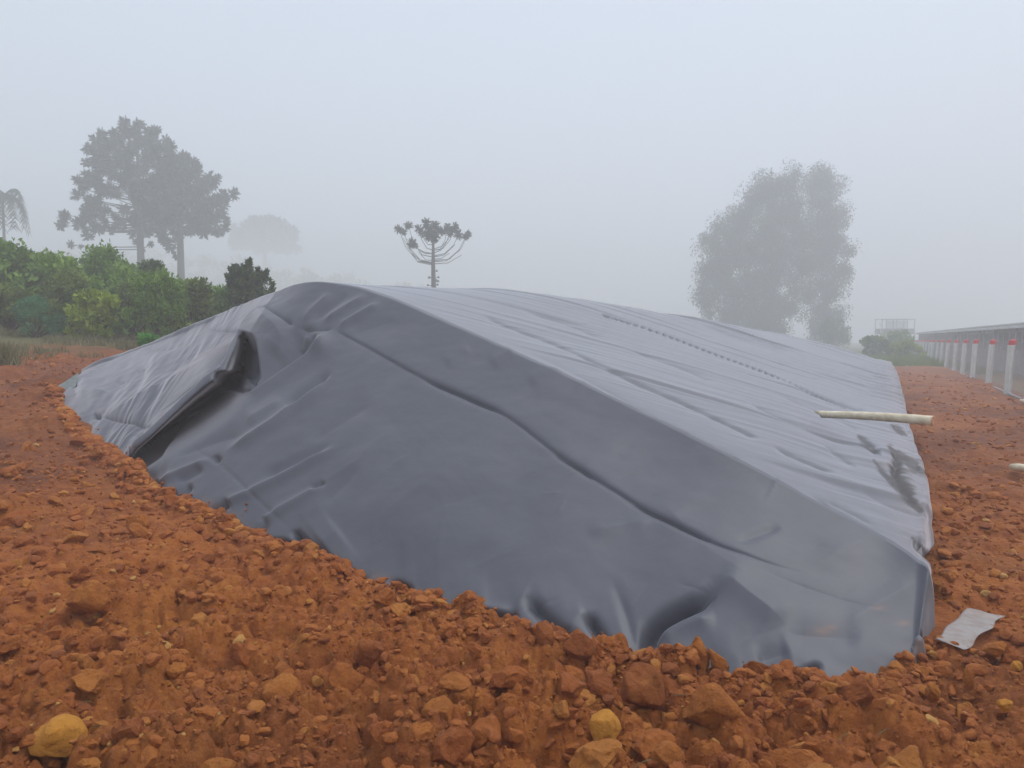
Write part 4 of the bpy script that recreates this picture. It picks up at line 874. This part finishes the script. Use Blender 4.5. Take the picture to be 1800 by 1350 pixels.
# the single araucaria behind the sheet
d = 66.; bp = W(762, 512, d); gb_ = lz(bp[0], bp[1]); base = np.array([bp[0], bp[1], gb_]); br = []; tf = []; rng = np.random.default_rng(5)
for (tx, ty_, r_, sy) in ((701, 403, 9, 464), (718, 397, 9, 452), (736, 402, 9, 440), (724, 427, 10, 446), (749, 392, 9, 425), (756, 404, 11, 430), (768, 406, 11, 425), (761, 414, 13, 425), (778, 407, 9, 430), (787, 400, 9, 440), (799, 400, 10, 440), (795, 405, 8, 438), (806, 413, 10, 450), (822, 412, 9, 458), (818, 417, 7, 458), (742, 410, 8, 430), (752, 415, 9, 425), (709, 408, 7, 462), (730, 432, 7, 446), (765, 396, 9, 420), (750, 398, 8, 420), (790, 410, 7, 445)):
    c = W(tx, ty_, d + rng.uniform(-3.4, 3.4)) - base; z0 = W(762, sy, d)[2] - base[2]; dz = c[2] - z0
    br.append([(0, 0, z0), (c[0] * .45, c[1] * .45, z0 + dz * .10), (c[0] * .8, c[1] * .8, z0 + dz * .5), tuple(c)]); tf.append((*c, r_ * d / FPX * 1.12))
for (tx, ty_, sy) in ((708, 418, 466), (722, 445, 462), (812, 448, 464), (808, 440, 460), (790, 445, 456), (714, 432, 462), (735, 442, 458), (800, 430, 452)):
    c = W(tx, ty_, d + rng.uniform(-1.2, 1.2)) - base; z0 = W(762, sy, d)[2] - base[2]; dz = c[2] - z0; br.append([(0, 0, z0), (c[0] * .5, c[1] * .5, z0 + dz * .12), tuple(c)])
for i in range(16):
    c = W(762 + rng.uniform(-14, 14), rng.uniform(476, 512), d) - base; br.append([(0, 0, c[2] - .1), tuple(c)]); tf.append((*c, 2.6 * d / FPX))
araucaria('araucaria_tree', base, W(762, 408, d)[2], 'lone flat-topped araucaria with upswept limbs behind the sheet crest', br, tf, 9, r0=.22)
# palm at the left edge
d = 86.; top = W(4, 345, d); g = lz(top[0], top[1]); e = empty('palm_tree', (top[0], top[1], g)); mb = MB(); mb.tube([(0, 0, -.4), (.05, 0, (top[2] - g) * .5), (0, 0, top[2] - g)], [.2, .15, .12], 8); mb.build('trunk', M['bark'], e, True)
rng = np.random.default_rng(3)
for k in range(15):
    th = k * 2.4; L = rng.uniform(2.6, 3.4); el = rng.uniform(.2, 1.1); pts = []
    for t in np.linspace(0, 1, 8): pts.append(np.array([math.cos(th) * L * math.sin(t * 1.5) * .85, math.sin(th) * L * math.sin(t * 1.5) * .85, top[2] - g + 2.3 * el * math.sin(t * 2.2) - 4.4 * t ** 2.2]))
    Vv = []; Ff = []
    for i in range(7):
        for u_ in (0, .33, .66):
            q = pts[i] * (1 - u_) + pts[i + 1] * u_; tn = pts[i + 1] - pts[i]; tn /= np.linalg.norm(tn); sd2 = np.cross(tn, (0, 0, 1)); sd2 /= np.linalg.norm(sd2) + 1e-6
            for sg in (-1, 1):
                tip = q + sd2 * sg * .65 + tn * .4 - np.array([0, 0, rng.uniform(.3, .9)]); o_ = len(Vv); Vv += [q, q + tn * .24, tip]; Ff.append((o_, o_ + 1, o_ + 2))
    fr_ = mk('frond', Vv, Ff, M['euca'], e)
tag(e, 'drooping palm cut by the left edge of the frame', 'palm tree')
# eucalyptus pair in the fog
def euca(px_, d, label, lobes, seed, ybase=640, nleaf=170, r0=.55, trunks=((0, 0),)):
    rng = np.random.default_rng(seed); p = W(px_, ybase, d); g = lz(p[0], p[1]); base = np.array([p[0], p[1], g]); e = empty('eucalyptus_tree', tuple(base)); m = d / FPX
    tb = MB(); lb = MB(); C_ = []; Rr = []
    tops = max((W(px_, l[1], d)[2] - g) for l in lobes)
    tb.tube([(0, 0, -.4), (.1, 0, tops * .35), (-.1, 0, tops * .7), (0, 0, tops * .95)], [r0, r0 * .8, r0 * .45, .05], 8)
    tb.build('trunk', M['bark'], e, True)
    for (lx, ly, lr) in lobes:
        c = W(lx, ly, d + rng.uniform(-1, 1) * lr * m * 1.2) - base; lb.tube([(0, 0, max(.5, c[2] * .55)), (c[0] * .5, c[1] * .5, c[2] * .8), tuple(c)], [.10, .06, .02], 4, False)
        for k in range(max(4, int((lr / 9) ** 2 * 2.3))):
            dd = rng.normal(size=3); dd /= np.linalg.norm(dd); q = c + dd * lr * m * rng.uniform(.2, 1.0) * np.array([1, 1, 1.1]); C_.append(q); Rr.append(rng.uniform(.8, 1.9))
    V, F_, tn = leaves(C_, Rr, nleaf, .40, rng, 1.15, .9, .32, 0)
    lb.build('branches', M['bark'], e, True); mk('crown', V, F_, M['euca'], e, col=tn); tag(e, label, 'tree'); return e
L1 = [(1352, 330, 28), (1385, 325, 26), (1330, 352, 26), (1372, 370, 34), (1310, 385, 30), (1350, 410, 36), (1285, 420, 30), (1395, 400, 24), (1320, 450, 38), (1270, 465, 30), (1372, 455, 34), (1258, 500, 26), (1300, 510, 36), (1350, 505, 38), (1245, 535, 20), (1290, 550, 32), (1340, 555, 36), (1375, 540, 26), (1238, 478, 16), (1250, 430, 18), (1262, 400, 16), (1232, 520, 12), (1392, 440, 18), (1330, 590, 30), (1370, 580, 20), (1402, 362, 18), (1405, 415, 18), (1408, 470, 18), (1398, 500, 18), (1396, 545, 14), (1285, 590, 24)]
euca(1345, 114, 'broad foggy eucalyptus with a crown sloping to the left', L1, 61)
L2 = [(1445, 312, 22), (1462, 325, 20), (1430, 335, 20), (1450, 355, 26), (1470, 380, 22), (1435, 390, 22), (1455, 420, 28), (1478, 430, 18), (1432, 440, 20), (1450, 465, 26), (1475, 475, 18), (1440, 500, 22), (1462, 515, 22), (1450, 545, 20), (1470, 555, 14), (1435, 560, 14), (1490, 443, 8), (1488, 482, 8), (1455, 580, 16), (1424, 470, 18), (1422, 520, 18), (1425, 420, 16), (1432, 585, 16), (1475, 590, 14)]
euca(1450, 118, 'narrow upright foggy eucalyptus right of the broad one', L2, 62, r0=.42)
# distant tree line, hardly there
C_ = []; Rr = []; rng = np.random.default_rng(8)
for i in range(420):
    pxx = rng.uniform(-500, 830); d = rng.uniform(265, 335); top = np.interp(pxx, [-500, 100, 400, 600, 740, 830], [420, 448, 458, 482, 508, 545]); p = W(pxx, top + rng.uniform(0, 60), d); C_.append(p); Rr.append(rng.uniform(2.4, 4.6))
V, F_, tn = leaves(C_, Rr, 50, 1.8, rng, .9, 0, .6, .2); o = mk('far_treeline', V, F_, M['leaf_dark'], col=tn); tag(o, 'dim line of woodland nearly swallowed by fog behind the mound', 'woodland', kind='stuff')

# ------------------------------------------------------------------ fog
mb = MB(); mb.box((0, 0, 15.0), (760, 760, 42.0)); hz = mb.build('haze', None); hz['kind'] = 'stuff'
m = bpy.data.materials.new('fog'); m.use_nodes = True; n = m.node_tree; n.nodes.clear(); pv = n.nodes.new('ShaderNodeVolumePrincipled'); pv.inputs['Density'].default_value = HAZE_DENSITY
pv.inputs['Color'].default_value = (.965, .972, .985, 1); pv.inputs['Anisotropy'].default_value = .2; mo = n.nodes.new('ShaderNodeOutputMaterial'); n.links.new(pv.outputs[0], mo.inputs['Volume'])
hz.data.materials.append(m)
